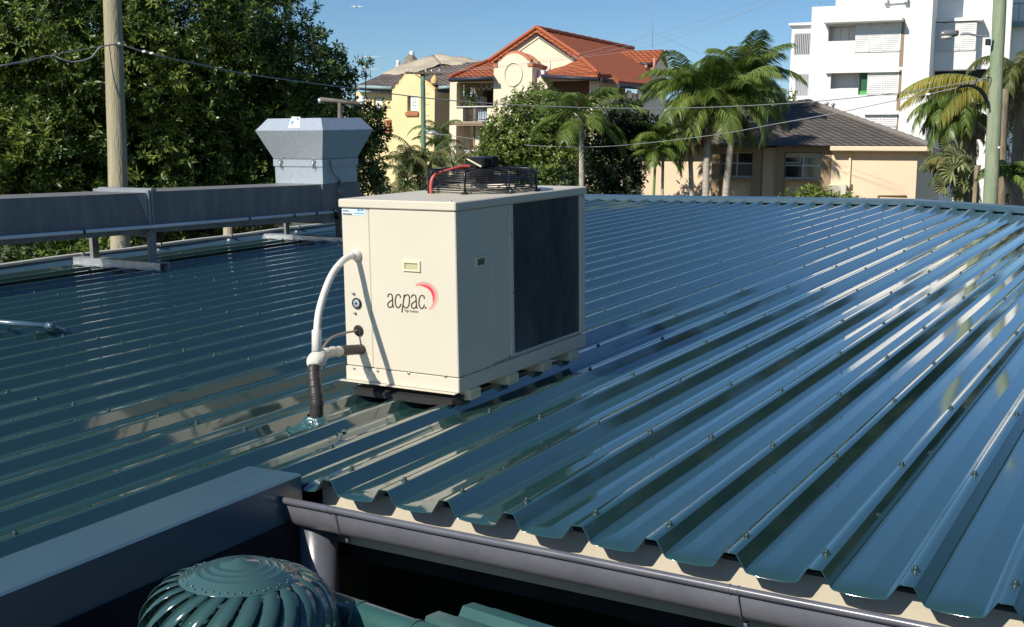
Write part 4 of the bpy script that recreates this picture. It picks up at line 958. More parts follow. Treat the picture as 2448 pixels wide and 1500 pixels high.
mb = MB(); h_ = (RB2[3]-RB2[2]); mb.box((RB2[0],.20,RB2[2]+h_*.18),(RB2[1],.24,RB2[3])); B.part(mb, 'green_panel', mat('green_glass', (.03,.12,.06), .3)); mb = MB(); mb.box((RB2[0],.18,RB2[2]),(RB2[1],.24,RB2[2]+h_*.18)); B.part(mb, 'green_panel', mat('bright_green', (.08,.38,.08), .5))
def shutters(r_, n, t=-.06, m2=louv):
    w = (r_[1]-r_[0])/n
    for i in range(n):
        m_ = MB(); a, b = r_[0]+i*w+.02, r_[0]+(i+1)*w-.02
        m_.box((a,t,r_[2]),(a+.05,t+.05,r_[3])); m_.box((b-.05,t,r_[2]),(b,t+.05,r_[3])); m_.box((a,t,r_[2]),(b,t+.05,r_[2]+.06)); m_.box((a,t,r_[3]-.06),(b,t+.05,r_[3]))
        z = r_[2]+.09
        while z < r_[3]-.1: m_.slab([(a+.05,t+.005,z),(b-.05,t+.005,z),(b-.05,t+.045,z+.07),(a+.05,t+.045,z+.07)], (0,0,.012)); z += .105
        B.part(m_, 'shutter', m2)
    m_ = MB(); m_.box((r_[0]+.03,t+.055,r_[2]+.03),(r_[1]-.03,t+.058,r_[3]-.03)); B.part(m_, 'shutter_backing', louv)
shutters(SA_, 3); shutters(SB, 2); shutters(SC, 2)
for (a, b, c_, d_, pr_) in ((465, 208, 1246, 232, .9), (478, 705, 1212, 720, .25), (860, 1134, 1190, 1143, .25)):
    r_ = zr(a, b, c_, d_, -pr_*.3); mb = MB(); mb.box((r_[0],-pr_,max(r_[2], r_[3]-.20)),(r_[1],-.002,r_[3])); B.part(mb, 'slab_hood', white_r)
brn = mat('timber_edge', (.30,.22,.15), .7)
for (a, b, c_, d_) in ((1228, 190, 1240, 664), (1198, 700, 1212, 1100), (1180, 1135, 1190, 1330)):
    r_ = zr(a, b, c_, d_); mb = MB(); mb.box((r_[0],-.03,r_[2]),(r_[1],-.004,r_[3])); B.part(mb, 'joint_strip', brn)
# set-back left wing with barred openings
t2 = 2.0
wl = zr(140, 262, 332, 1100, t2); b1 = zr(165, 335, 320, 550, t2); b2 = zr(172, 738, 300, 962, t2)
mb = MB(); B.wall(mb, wl[0], XL-.01, 0, wl[3], t2, .2, [b1, b2]); mb.box((wl[0],t2+.21,0),(wl[0]+.2,10,wl[3])); mb.box((wl[0]-.15,t2-.25,wl[3]+.002),(XL-.01,10,wl[3]+.14)); 
r_ = zr(20, 970, 290, 1100, t2-1.2); mb.box((r_[0],t2-1.2,0),(XL-.02,t2-.01,r_[3])); B.part(mb, 'side_wing', white_r)
for b_ in (b1, b2):
    m_ = MB(); n = 9
    for i in range(n): x_ = b_[0] + (b_[1]-b_[0])*(i+.5)/n; m_.box((x_-.032,t2-.01,b_[2]),(x_+.032,t2+.06,b_[3]))
    m_.box((b_[0],t2-.005,b_[2]),(b_[1],t2+.08,b_[2]+.06)); m_.box((b_[0],t2-.005,b_[3]-.06),(b_[1],t2+.08,b_[3])); B.part(m_, 'balcony_screen', mat('pale_grey_bars', (.40,.42,.45), .5))
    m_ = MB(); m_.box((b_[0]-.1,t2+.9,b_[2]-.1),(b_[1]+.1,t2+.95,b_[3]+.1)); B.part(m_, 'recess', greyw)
# right part, set back behind the dark return
t3 = 3.8
r_ = zr(1460, 0, 2330, 1400, t3); opn = [zr(1446, 700, 2060, 936, t3), zr(1420, 1140, 2060, 1390, t3)]
up = B.p(*Q(2330, 100), t3).x
mb = MB(); B.wall(mb, XR+.01, up, 0, ztop+4, t3, .25, opn); mb.box((up-.25,t3+.26,0),(up,14,ztop+4)); B.part(mb, 'wall', white_r)
mb = MB()
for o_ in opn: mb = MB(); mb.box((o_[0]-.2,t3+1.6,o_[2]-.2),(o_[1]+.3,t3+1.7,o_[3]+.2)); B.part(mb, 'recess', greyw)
r_ = zr(1512, 236, 1966, 503, t3-.9); mb = MB(); mb.box((r_[0],t3-.85,r_[2]),(r_[1],t3-.01,r_[3])); B.part(mb, 'bay', white_r); mb = MB(); r2 = zr(1465, 183, 2035, 214, t3-1.0); mb.box((r2[0],t3-1.05,r2[2]+.05),(r2[1],t3-.01,r2[3]-.05)); B.part(mb, 'bay_roof', white_r); mb = MB(); r3 = zr(1500, 503, 1958, 690, t3-.9); mb.box((r3[0],t3-.85,r3[2]),(r3[1],t3-.01,r_[2]-.01)); B.part(mb, 'spandrel', white_r); mb = MB(); r4 = zr(1470, 938, 1930, 1136, t3-.9); mb.box((r4[0],t3-.85,r4[2]),(r4[1],t3-.01,r4[3])); B.part(mb, 'balcony', white_r)
shutters((r_[0],r_[1],r_[2],r_[3]), 3, t3-.92)
mb = MB(); r5 = zr(2400, 40, 2470, 460, t3+2.5); mb.box((up+.01,t3+3.0,0),(up+6,t3+3.2,ztop+1)); B.part(mb, 'wall', white_r)
mb = MB()
for i in range(8): mb.box((up+.3+i*.35,t3+2.5,r5[3]-1.0),(up+.34+i*.35,t3+2.54,r5[3]))
mb.box((up+.02,t3+2.49,r5[3]),(up+4,t3+2.56,r5[3]+.06)); mb.box((up+.02,t3+2.45,r5[3]-1.3),(up+4,t3+2.99,r5[3]-1.02)); B.part(mb, 'balcony_rail', mat('teal_glass_rail', (.10,.20,.22), .2))
a = B.p(*Q(412, 70)); mb = MB(); mb.tube([(a.x,.3,ztop),(a.x,.3,ztop+.7)], .02, 6); B.part(mb, 'roof_aerial', M['steelbolt'])
a = zr(1070, 5, 1270, 14, -.3); mb = MB(); mb.tube([(a[0],-.3,a[2]+.1),(a[1],-.3,a[3]+.05)], .05, 6); mb.box((a[1]-.1,-.35,a[3]-.15),(a[1]+.1,-.02,a[3]+.15)); mb.box((a[0]-.1,-.35,a[2]-.05),(a[0]+.1,-.02,a[2]+.25)); B.part(mb, 'wall_lamp', shade)

# ================================================================ orange roofed building
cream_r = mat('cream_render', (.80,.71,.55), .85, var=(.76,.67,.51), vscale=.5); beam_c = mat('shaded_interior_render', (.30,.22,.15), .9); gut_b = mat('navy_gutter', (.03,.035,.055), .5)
B = Bld('orange_roofed_house', 'cream three storey building with an orange tiled roof and arched parapet', 'house', 1180, 56, -4300)
s7 = .22876
def Q(zx_, zy): return (1060 + zx_*s7, 60 + zy*s7)
def zp(x, y, t=0): q = Q(x, y); return B.p(q[0], q[1], t)
def zr(a, b, c_, d_, t=0): p0, p1 = Q(a, b), Q(c_, d_); return rect(B, p0[0], p0[1], p1[0], p1[1], t)
TP = 0.0; TV = .35; TG = 2.6
vo = zr(140, 605, 524, 858, TV); bo = zr(205, 858, 456, 1010, TV); lo = zr(135, 1050, 524, 1600, TV); xl = zp(65, 900, TV).x; xp0 = zp(525, 800, TV).x; ze = zp(300, 575, TV).z
mb = MB(); B.wall(mb, xl, xp0+.02, 0, ze, TV, .3, [vo, (bo[0], bo[1], bo[2], bo[3]+.01), lo]); mb.box((xl,TV+.31,0),(xl+.3,TV+.8,ze)); 
x_r0, x_r1 = zp(940, 800, TV).x, zp(1622, 800, TV).x; ro = zr(1095, 585, 1520, 860, TV)
B.wall(mb, x_r0, x_r1, 0, zp(1300, 545, TV).z, TV, .3, [ro]); mb.box((x_r1-.3,TV+.31,0),(x_r1,3.5,zp(1300, 545, TV).z))
B.part(mb, 'wall', cream_r)
# pier with curved parapet
x0, x1 = zp(528, 800).x, zp(930, 800).x; prf = [(528,432),(570,408),(572,388),(600,380),(625,350),(660,322),(700,303),(740,297),(785,305),(825,325),(860,352),(885,378),(905,385),(905,405),(930,410)]
mb = MB(); pts = [(x0,TP,0)] + [(lambda q: (q.x, TP, q.z))(zp(a, b)) for a, b in prf] + [(x1,TP,0)]; mb.slab(pts, (0, 1.5, 0)); pier = B.part(mb, 'pier', cream_r)
mb = MB(); pp = [zp(a, b) for a, b in prf[2:13]]; mb.tube([(q.x, TP+.2, q.z+.02) for q in pp], .13, 8); mb.tube([(q.x, TP+1.0, q.z+.0) for q in pp], .11, 8)
for (a, b, c_, d_) in ((525, 425, 568, 408), (885, 405, 942, 414)): r_ = zr(a, b, c_, d_); mb.box((r_[0],-.06,r_[2]-.08),(r_[1],1.52,r_[3]+.02))
B.part(mb, 'parapet_coping', M['brick_red'], pier)
c0 = zp(732, 518); mb = MB(); mb.tube([(c0.x+.46*math.cos(a), -.02, c0.z+.54*math.sin(a)) for a in np.linspace(0, 2*math.pi, 33)], .035, 8, caps=False); B.part(mb, 'round_moulding', cream_r, pier)
q = zp(968, 580, .6); mb = MB(); mb.rbox((x1+.01,.5,q.z-.45),(x1+.34,.9,q.z+.45),.03); mb.tube([(x1+.05,.95,q.z+.3),(x1+.4,.95,q.z+.55),(x1+.4,.95,q.z+.9)], .06, 8); B.part(mb, 'rain_head', frame_w, pier)
# upper gable wall
ga = zp(965, 72, TG); gl_ = zp(480, 385, TG); gr_ = zp(1400, 345, TG); zl = zp(1000, 500, TG).z
mb = MB(); mb.slab([(gl_.x,TG,zl-1.5),(gl_.x,TG,gl_.z),(ga.x,TG,ga.z-.15),(gr_.x,TG,gr_.z-.0),(gr_.x,TG,zl-1.5)], (0,.3,0)); B.part(mb, 'gable_wall', cream_r)
# roofs
ridge0 = zp(970, 38, TG-.2); rb_ = B.sd(*Q(1990, 252), ridge0.x); 
rf = MB(); th = (0,0,-.18)
R0 = Vector(ridge0); R1 = Vector((ridge0.x, rb_.y, rb_.z)); vr = zp(1435, 342, TG-.2); vl = zp(470, 385, TG-.2)
er = zp(1612, 512, -.3)                                    # hip corner above the right veranda
eb = B.sd(*Q(2215, 622), er.x + 1.2); ec = B.sd(*Q(1830, 585), er.x + 1.2)
rf.slab([R0, R1, Vector((eb.x, eb.y, eb.z)), Vector((ec.x, ec.y, ec.z)), Vector((er.x+.1, er.y+1.4, er.z+.1)), Vector(er), Vector(vr)], th)
rf.slab([R1, R0, Vector(vl), Vector((vl.x, R1.y, vl.z))], th)
o_roof = B.part(rf, 'roof', T_orange)
rf = MB(); hl = zp(1432, 350, TG-.05); fl = zp(1030, 525, -.35); rf.slab([fl, er + Vector((0,-.02,0)), Vector((hl.x, TG-.1, hl.z)), Vector((hl.x-.8, TG, hl.z-.3)), zp(1005, 500, TG-.05)], th)
fl2 = zp(62, 560, -.35); fr2 = zp(527, 545, -.35); tr2 = zp(527, 378, TG-.05); tl2 = zp(470, 385, TG-.05); rf.slab([fl2, fr2, tr2, tl2], th); B.part(rf, 'veranda_roof', T_orange)
mb = MB()
for (a, b) in ((R0+Vector((0,0,.03)), vr), (R0, vl), (Vector(hl), er), (R0, R1), (Vector(tl2), fl2)):
    a, b = Vector(a), Vector(b); n_ = 26; mb.tube([a.lerp(b, i/n_)+Vector((0,0,.06)) for i in range(n_+1)], [.085+(.02 if i % 2 else 0) for i in range(n_+1)], 8)
B.part(mb, 'ridge_tiles', mat('orange_ridge_tile', (.45,.12,.055), .7, var=(.38,.10,.045), vscale=3), o_roof)
mb = MB(); gh = .16
for (a, b) in ((zp(62,572,-.45), zp(527,556,-.45)), (zp(1030,538,-.45), er+Vector((.05,-.12,-.25))), (Vector((er.x+.05,er.y+.2,er.z-.25)), Vector((er.x+.15, er.y+1.6, er.z-.22))), (Vector(ec)-Vector((0,0,.22)), Vector(eb)-Vector((0,0,.22)))):
    mb = MB(); mb.tube([a, b], .10, 6); B.part(mb, 'gutter', gut_b)
mb = MB(); mb.tube([R0+Vector((.0,-.02,-.27)), Vector(vr)+Vector((-.1,-.02,-.24))], .03, 4); mb.tube([R0+Vector((.0,-.02,-.27)), Vector(vl)+Vector((.1,-.02,-.24))], .03, 4); B.part(mb, 'verge_trim', gut_b)
# dormer
d0 = zp(2300, 258, 11); d1 = B.p(*Q(1885, 262), 11)
dx = d0.x; mb = MB(); e_f = zp(2215, 405, 9.6); e_b = zp(2380, 385, 13)
mb.slab([Vector((R1.x+1.0,11,d0.z)), Vector(d0), Vector((e_f.x,9.6,e_f.z)), Vector((zp(2010,410,9.6).x,9.6,e_f.z))], th); mb.slab([Vector((R1.x+1.0,11,d0.z)), Vector(d0), Vector((e_b.x,12.6,e_f.z+.1)), Vector((R1.x+2,12.6,e_f.z+.1))], th); B.part(mb, 'dormer_roof', T_orange)
gw = mat('shaded_cream_render', (.60,.53,.42), .85)
mb = MB(); zb_ = e_f.z-2.2; mb.slab([Vector((dx-.25,11,d0.z-.2)), Vector((dx-.25,9.75,e_f.z)), Vector((dx-.25,9.75,zb_)), Vector((dx-.25,12.4,zb_)), Vector((dx-.25,12.4,e_f.z))], (-.2,0,0)); mb.box((zp(2030,500,9.8).x,9.9,zb_),(dx-.46,10.0,e_f.z-.45)); B.part(mb, 'dormer_wall', cream_r)
mb = MB(); a, b = zp(2020,412,9.5), zp(2190,412,9.5); mb.tube([a, b], .09, 6); B.part(mb, 'dormer_gutter', gut_b)
mb = MB(); a = zp(2207,345,9.4); mb.tube([a, zp(2205,440,9.4), zp(2180,480,9.4), zp(2180,510,9.4)], .07, 6); mb.tube([zp(2120,420,9.5), zp(2120,460,9.5)], .09, 6); B.part(mb, 'dormer_downpipe', mat('salmon_pipe', (.55,.25,.17), .6))
# right side wall with small windows
xs = er.x + .3; sw0 = B.sd(*Q(1800, 620), xs); sw1 = B.sd(*Q(2330, 660), xs)
mb = MB(); mb.box((xs-.3, 3.0, 0), (xs, max(eb.y-.6, sw1.y, 12), ec.z-.2)); mb.box((xs-8, max(eb.y-.6, sw1.y, 12)-.3, 0), (xs-.31, max(eb.y-.6, sw1.y, 12), ec.z-.2)); B.part(mb, 'side_wall', cream_r)
for (a, b, c_, d_) in ((1915, 680, 1950, 765), (2025, 690, 2060, 785), (1770, 700, 1808, 790), (2110, 650, 2165, 725)):
    p0, p1 = B.sd(*Q(a, b), xs), B.sd(*Q(c_, d_), xs); mb = MB(); mb.box((xs+.004,p0.y,p1.z),(xs+.05,p0.y+max(.5,p1.y-p0.y),p0.z)); w_ = B.part(mb, 'window', frame_w); mb = MB(); mb.box((xs+.02,p0.y+.06,p1.z+.07),(xs+.058,p0.y+max(.5,p1.y-p0.y)-.06,p0.z-.07)); B.part(mb, 'pane', M['glass'], w_)
mb = MB(); p0 = B.sd(*Q(1880,640),xs); mb.tube([(xs+.06,p0.y,p0.z+.3),(xs+.06,p0.y,0)], .05, 6); B.part(mb, 'downpipe', cream_r)
# inside the verandas
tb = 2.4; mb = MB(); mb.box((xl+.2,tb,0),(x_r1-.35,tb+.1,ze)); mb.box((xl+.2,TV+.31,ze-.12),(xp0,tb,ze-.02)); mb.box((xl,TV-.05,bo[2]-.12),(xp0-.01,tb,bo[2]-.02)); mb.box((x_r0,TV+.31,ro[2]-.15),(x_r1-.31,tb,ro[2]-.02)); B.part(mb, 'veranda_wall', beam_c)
brp = mat('brown_blind', (.10,.045,.025), .8); mb = MB(); mb.box((ro[0]+.02,TV+.4,ro[3]-1.6),(ro[1]-.02,TV+.44,ro[3])); B.part(mb, 'veranda_screen', brp)
a = zr(225, 615, 246, 860, TV+.9); mb = MB(); mb.box((a[0],1.2,0),(a[1]+.05,1.5,ze-.13)); a = zr(335, 1060, 352, 1500, 1.2); mb.box((a[0],1.2,0),(a[1]+.1,1.5,bo[2]-.13)); B.part(mb, 'column', cream_r)
a = zr(415, 690, 510, 850, tb-.02); mb = MB(); mb.box((a[0],tb-.04,a[2]-.8),(a[1],tb-.004,a[3])); B.part(mb, 'glass_door', M['glass'])
mb = MB(); zz = vo[2]; mb.tube([(vo[0],TV-.05,zz+.02),(vo[1],TV-.05,zz+.02)], .035, 6)
fwm = mat('dark_steel_rail', (.05,.05,.06), .4); mb2 = MB(); n = 15
mb2.tube([(bo[0],TV+.06,bo[2]+.10),(bo[1],TV+.06,bo[2]+.10)], .02, 5); mb2.tube([(bo[0],TV+.06,bo[3]-.05),(bo[1],TV+.06,bo[3]-.05)], .02, 5)
for i in range(n+1): x_ = bo[0] + (bo[1]-bo[0])*i/n; mb2.tube([(x_,TV+.06,bo[2]),(x_,TV+.06,bo[3])], .012, 5)
B.part(mb, 'handrail', frame_w); B.part(mb2, 'balustrade', fwm)
a = zr(240, 1312, 345, 1450, TV-.2); mb = MB()
for i in range(10): x_ = a[0] + (a[1]-a[0])*i/9; mb.tube([(x_,TV-.2,a[3]-1.0),(x_,TV-.2,a[3])], .014, 5)
mb.tube([(a[0]-.1,TV-.2,a[3]),(a[1]+.2,TV-.2,a[3])], .03, 6); B.part(mb, 'balustrade', frame_w)
a = zr(345, 752, 428, 862, 2.0); mb = MB(); mb.rbox((a[0],1.9,a[2]-1.0),(a[1],2.3,a[3]),.03)
cab = thing('cupboard', 'white cupboard standing on the upper balcony of the orange roofed building', 'cupboard', B.M @ Matrix.Translation(Vector((a[0]+.2, 2.1, a[2]-1))))
mb.build('cupboard_body', M['white'], cab, B.M)
ld = zr(318, 890, 350, 1000, .1)
mb = MB(); rr = random.Random(2)
for i in range(4):
    x_ = ld[0] + i*.14; pts = [(x_, .52 + .02*math.sin(j), ld[3] - j*.14) for j in range(6)]
    for j in range(5): mb.slab([pts[j], pts[j+1], (pts[j+1][0]+.16, pts[j+1][1]+.03, pts[j+1][2]), (pts[j][0]+.16, pts[j][1]+.03, pts[j][2])], (0,.012,0))
lo_ = mb.build('laundry', mat('pale_blue_cloth', (.35,.50,.75), .9, var=(.75,.78,.82), vscale=5), None, B.M); tag(lo_, 'pale blue and white washing hanging on the balcony balustrade', 'laundry')
# hanging fern
hp_ = B.M @ zp(315, 640, 1.0); rg = np.random.default_rng(4)
hpn = thing('hanging_plant', 'green fern hanging in the shade of the upper balcony opening', 'plant', Matrix.Translation(hp_)); st = newstore()
fronds(rg, [(tuple(hp_ + Vector((0,0,-.1*i/3))), rg.uniform(0,6.28), rg.uniform(.0,.8), rg.uniform(.5,.9), 2.2, 16, .13, .4, .03, rg.uniform(.3,.8)) for i in range(26)] + [(tuple(hp_ + Vector((0,0,-.7))), rg.uniform(0,6.28), rg.uniform(-.3,.4), .5, 2.0, 14, .12, .5, .03, .4) for i in range(16)], st); crown_mesh('foliage', st, M['leaf_palm'], hpn)
# string of lights under the lintel
mb = MB(); a0, a1 = zp(290,612,.3), zp(520,612,.3); pts = []
for i in range(25): t = i/24; pts.append((a0.x+(a1.x-a0.x)*t, .75, a0.z - .22*abs(math.sin(t*math.pi*4)) - .05))
mb.tube(pts, .018, 5); B.part(mb, 'light_string', frame_w)
# aerial mast behind
ORANGE = B
b0 = zp(2185, 245, 13); mst = thing('radio_mast', 'very thin tall radio mast with guy wires above the orange roof', 'antenna', B.M @ Matrix.Translation(b0))
mb = MB(); top = zp(2190, -320, 13); mb.tube([b0, top], .013, 5); mb.build('mast_pole', M['wire'], mst, B.M)
for (dx_, dy_) in ((-2.6, 0), (2.2, 1.5)): mb = MB(); q = zp(2188, 70, 13); mb.tube([q, (q.x+dx_, 13+dy_, b0.z-.2)], .005, 4); mb.build('guy_wire', M['wire'], mst, B.M)

# ================================================================ yellow villa with tarpaulin roof
yel = mat('yellow_render', (.86,.71,.40), .85, var=(.78,.63,.35), vscale=.8); yel2 = mat('ochre_trim', (.70,.48,.20), .8); tarp = mat('weathered_tarpaulin', (.50,.44,.33), .8, var=(.38,.33,.26), vscale=.8, bump=.05, bscale=1.6)
B = Bld('yellow_villa', 'yellow villa with a curved gable and a torn tarpaulin over its grey tiled roof', 'house', 1037, 62, -4300)
s6 = .25337
def Q(zx_, zy): return (840 + zx_*s6, 100 + zy*s6)
def zp(x, y, t=0): q = Q(x, y); return B.p(q[0], q[1], t)
def zr(a, b, c_, d_, t=0): p0, p1 = Q(a, b), Q(c_, d_); return rect(B, p0[0], p0[1], p1[0], p1[1], t)
wr = zr(528, 516, 628, 660); wl_ = zr(212, 528, 292, 668, .9)
xg0, xg1 = zp(383, 700).x, 0.0
prf = [(383,470),(415,452),(418,428),(450,412),(455,385),(480,362),(505,338),(530,312),(560,300),(600,303),(632,325),(655,350),(665,372),(690,385),(722,405),(748,432),(770,450),(783,462)]
mb = MB(); zcut = zp(600, 470).z
B.wall(mb, xg0, xg1, 0, zcut, 0, .35, [wr]); mb.slab([(xg0,0,zcut+.001)] + [(lambda q: (q.x,0,q.z))(zp(a, b)) for a, b in prf] + [(xg1,0,zcut+.001)], (0,.35,0))
x_l = zp(40, 700, .9).x; B.wall(mb, x_l, xg0-.01, 0, zp(300, 470, .9).z, .9, .3, [wl_]); mb.box((-.3,.36,0),(0,9,zp(783,470).z)); mb.box((x_l,1.21,0),(x_l+.3,9,zp(300,470,.9).z)); B.part(mb, 'wall', yel)
mb = MB(); pp = [zp(a, b) for a, b in prf]; mb.tube([(q.x,.14,q.z+.03) for q in pp], .11, 6); B.part(mb, 'gable_coping', yel2)
for (a, b, w, h) in ((500, 345, 55, 55), (775, 355, 50, 45)):
    q = zp(a, b, .3); mb = MB(); mb.lathe([(.17,-.22),(.20,-.06),(.15,.06),(.08,.16),(.05,.22),(0,.24)], (q.x,.4,q.z), 14); B.part(mb, 'gable_finial', yel2)
w_ = window(B, (wr[0]+.16, wr[1]-.02, wr[2]+.05, wr[3]-.05), .14, mull=(.25,.5,.75), rails=(.25,.5,.75), fw=.085, mt=M['white'], gl=mat('tinted_glass', (.05,.03,.06), .2, var=(.02,.06,.05), vscale=3))
w_ = window(B, (wl_[0]+.1, wl_[1]-.02, wl_[2]+.1, wl_[3]-.05), 1.0, mull=(.25,.5,.75), rails=(.25,.5,.75), fw=.085, mt=M['white'])
mb = MB(); mb.box((wr[0]-.05,-.12,wr[2]-.22),(wr[1]+.05,.2,wr[2]-.02)); B.part(mb, 'sill', M['brick_red']); mb = MB(); mb.box((wl_[0]-.05,.75,wl_[2]-.22),(wl_[1]+.05,1.1,wl_[2]-.02)); B.part(mb, 'sill', M['brick_red'])
mb = MB(); mb.slab([zp(318,745,.85), zp(378,735,.85), zp(378,885,.85), zp(330,880,.85)], (0,-.08,0)); B.part(mb, 'wall_tiles', M['brick_red'])
rf = MB(); th = (0,0,-.2)
za = zp(30, 420, .3); zb = zp(388, 442, .3); zc = zp(520, 305, 5.5); zd = zp(285, 312, 5.5)
rf.slab([za, zb, Vector((zb.x+.5,1.0,zb.z+.5)), zc, zd], th); rf.slab([zp(700,395,.5), zp(930,432,.5), zp(1250,420,.5), zp(1250,185,7), zp(820,215,7), zp(600,300,5.5)], th)
rf.slab([zp(745,410,.4), zp(785,470,.4), zp(935,520,3.5), zp(930,470,3.5), zp(860,440,3)], th)
B.part(rf, 'roof', T_old)
rf = MB()
def sheetpoly(mb, pts, n=10, amp=.10, seed=1):      # sagging cloth between four corners
    a, b, c_, d_ = [Vector(p) for p in pts]; rr = random.Random(seed); base = len(mb.v)
    for i in range(n+1):
        for j in range(n+1):
            u, v = i/n, j/n; p = a.lerp(b, u).lerp(d_.lerp(c_, u), v); p.z += amp*(math.sin(u*9+v*4)*.5 + math.sin(v*13-u*5)*.4) + rr.uniform(-.3,.3)*amp; mb.v.append(tuple(p))
    for i in range(n):
        for j in range(n): q = base+i*(n+1)+j; mb.f.append((q,q+1,q+n+2,q+n+1)); mb.m.append(0); mb.sm.append(True)
sheetpoly(rf, [zp(275,307,5.3), zp(560,304,5.2), zp(850,205,6.6), zp(780,122,7.6)], 12, .05, 3); sheetpoly(rf, [zp(275,307,5.3), zp(455,222,6.6), zp(700,150,7.5), zp(780,122,7.6)][::-1], 8, .03, 4)
sheetpoly(rf, [zp(780,121,7.5), zp(850,210,6.5), zp(1260,225,6.8), zp(1260,178,8.0)], 14, .08, 5)
tp_ = B.part(rf, 'tarpaulin', tarp); tp_.modifiers.new('thickness', 'SOLIDIFY').thickness = .03
mb = MB(); q = zp(545, 190, 9); mb.lathe([(.78,-.9),(.70,-.35),(.52,.0),(.34,.30),(.12,.52),(0,.55)], (q.x+.12,9,q.z-.05), 18); B.part(mb, 'thatched_turret', mat('old_thatch', (.20,.17,.14), .95, var=(.34,.30,.25), vscale=3, bump=.2, bscale=5))
q = zp(570, 103, 9); mb = MB(); mb.lathe([(.16,-.25),(.16,0),(.08,.1),(0,.12)], (q.x,9,q.z), 10); B.part(mb, 'turret_cap', frame_w)
q = zp(450, 205, 9); mb = MB(); mb.lathe([(.22,-.5),(.12,0),(.16,.12),(0,.2)], (q.x,8.9,q.z), 10); B.part(mb, 'roof_ornament', frame_w)
mb = MB()
for (a, b, t_) in (((70,425),(385,440),.2), ((830,434),(935,432),.4)): mb.tube([zp(*a,t_), zp(*b,t_)], .10, 6)
B.part(mb, 'gutter', mat('pale_teal_gutter', (.30,.42,.44), .5))
q0 = zp(180, 345, 3); ta = thing('television_aerial', 'thin television aerial with two crossbars above the yellow villa roof', 'antenna', B.M @ Matrix.Translation(q0))
mb = MB(); mb.tube([q0, zp(180,140,3)], .022, 5); mb.build('mast', M['wire'], ta, B.M)
for yy in (145, 262): mb = MB(); mb.tube([zp(92,yy,3), zp(285,yy+2,3)], .022, 5); mb.build('crossbar', frame_w, ta, B.M)

# ================================================================ poles, lamps, wires
def pole(name, label, foot, top, r0, r1, mt, seg=20, extra=None):
    foot, top = Vector(foot), Vector(top); t = thing(name, label, 'pole', Matrix.Translation(foot)); n = 24; rr = random.Random(len(label))
    mb = MB(); pts = [foot.lerp(top, i/n) + Vector((rr.uniform(-.004,.004), rr.uniform(-.004,.004), 0)) for i in range(n+1)]
    mb.tube(pts, [(r0 + (r1-r0)*i/n)*(1+rr.uniform(-.012,.012)) for i in range(n+1)], seg); mb.build('shaft', mt, t); return t
def line_at(px, py, P0, P1):       # nearest point on a pole axis seen at the pixel
    d = ray(px, py); o = CAMP; u = (P1-P0); w = P0-o; a, b, c_ = d.dot(d), d.dot(u), u.dot(u); e, f = d.dot(w), u.dot(w)
    s = (b*e - a*f)/(a*c_-b*b); return P0 + u*(-(-s)) if False else P0 + u*s
# left timber pole
D1 = 17.0; a, b = W(283, 450, D1), W(268.5, 0, D1); ax = (b-a).normalized(); ft = a - ax*(a.z/ax.z); tp = b + ax*3.0
lp = pole('timber_pole', 'pale weathered timber utility pole in front of the big leafy tree', ft, tp, .155, .118, M['wood_pole'])
for i, (ch) in enumerate('674'):
    p = W(283.5 + i*2.8, 576 + i*8.6, D1-.16); n_ = Vector((0,0,1)); rx = (CM @ Vector((1,0,0))); rx.z = 0; rx.normalize(); yv = Vector((-rx.y, rx.x, 0))
    Mx = Matrix(((rx.x, yv.x*0, yv.x, p.x), (rx.y, yv.y*0, yv.y, p.y), (0, 1, 0, p.z), (0, 0, 0, 1))); Mx = Matrix(((rx.x, 0, -yv.x, p.x), (rx.y, 0, -yv.y, p.y), (0, 1, 0, p.z), (0, 0, 0, 1)))
    text_mesh('pole_number', ch, Mx, .075, M['galv_new'], lp, extrude=.001)
brk = W(287, 105, D1-.12)
mb = MB(); mb.tube([W(283,104,D1-.13), W(290,107,D1-.14)], .022, 8); mb.build('wire_bracket', M['galv'], lp)
# mid green pole with crossarm
D2 = 50.0; a, b = W(1013.5, 460, D2), W(1011, 178, D2); ax = (b-a).normalized(); ft = a - ax*(a.z/ax.z)
mp_ = pole('green_pole', 'slim dark green utility pole with a timber crossarm in front of the yellow villa', ft, b, .115, .10, M['mid_pole'], 12)
mb = MB(); mb.slab([W(969,172,D2-.2), W(1058,175,D2-.2), W(1058,179,D2-.2), W(969,176,D2-.2)], CM @ Vector((0,0,.12))); mb.build('crossarm', M['bark'], mp_)
for q in (974, 984, 1000, 1018, 1032, 1050): mb = MB(); mb.lathe([(.02,0),(.035,.03),(.03,.07),(.018,.11),(0,.12)], W(q,172.5,D2-.15), 8); mb.build('insulator', M['white_pvc'], mp_)
mb = MB(); mb.tube([W(1010,185,D2), W(1033,178,D2-.2)], .02, 5); mb.tube([W(1010,190,D2), W(990,177,D2-.2)], .02, 5); mb.build('crossarm_brace', M['galv'], mp_)
for i in range(9): q = W(1011, 225+i*26, D2); mb = MB(); mb.tube([q + (CM @ Vector((.10,0,0))), q + (CM @ Vector((.28,0,0)))], .012, 5); mb.build('step_peg', M['galv'], mp_)
q = W(1034, 320, D2-.3); mb = MB(); mb.lathe([(.02,.14),(.22,.06),(.26,.0),(.22,-.03),(0,-.05)], q, 14); lm = mb.build('lamp_head', M['galv_new'], mp_); mb = MB(); mb.tube([W(1013,303,D2), W(1018,312,D2-.1), W(1030,317,D2-.3)], .025, 6); mb.build('lamp_arm', M['galv'], mp_)
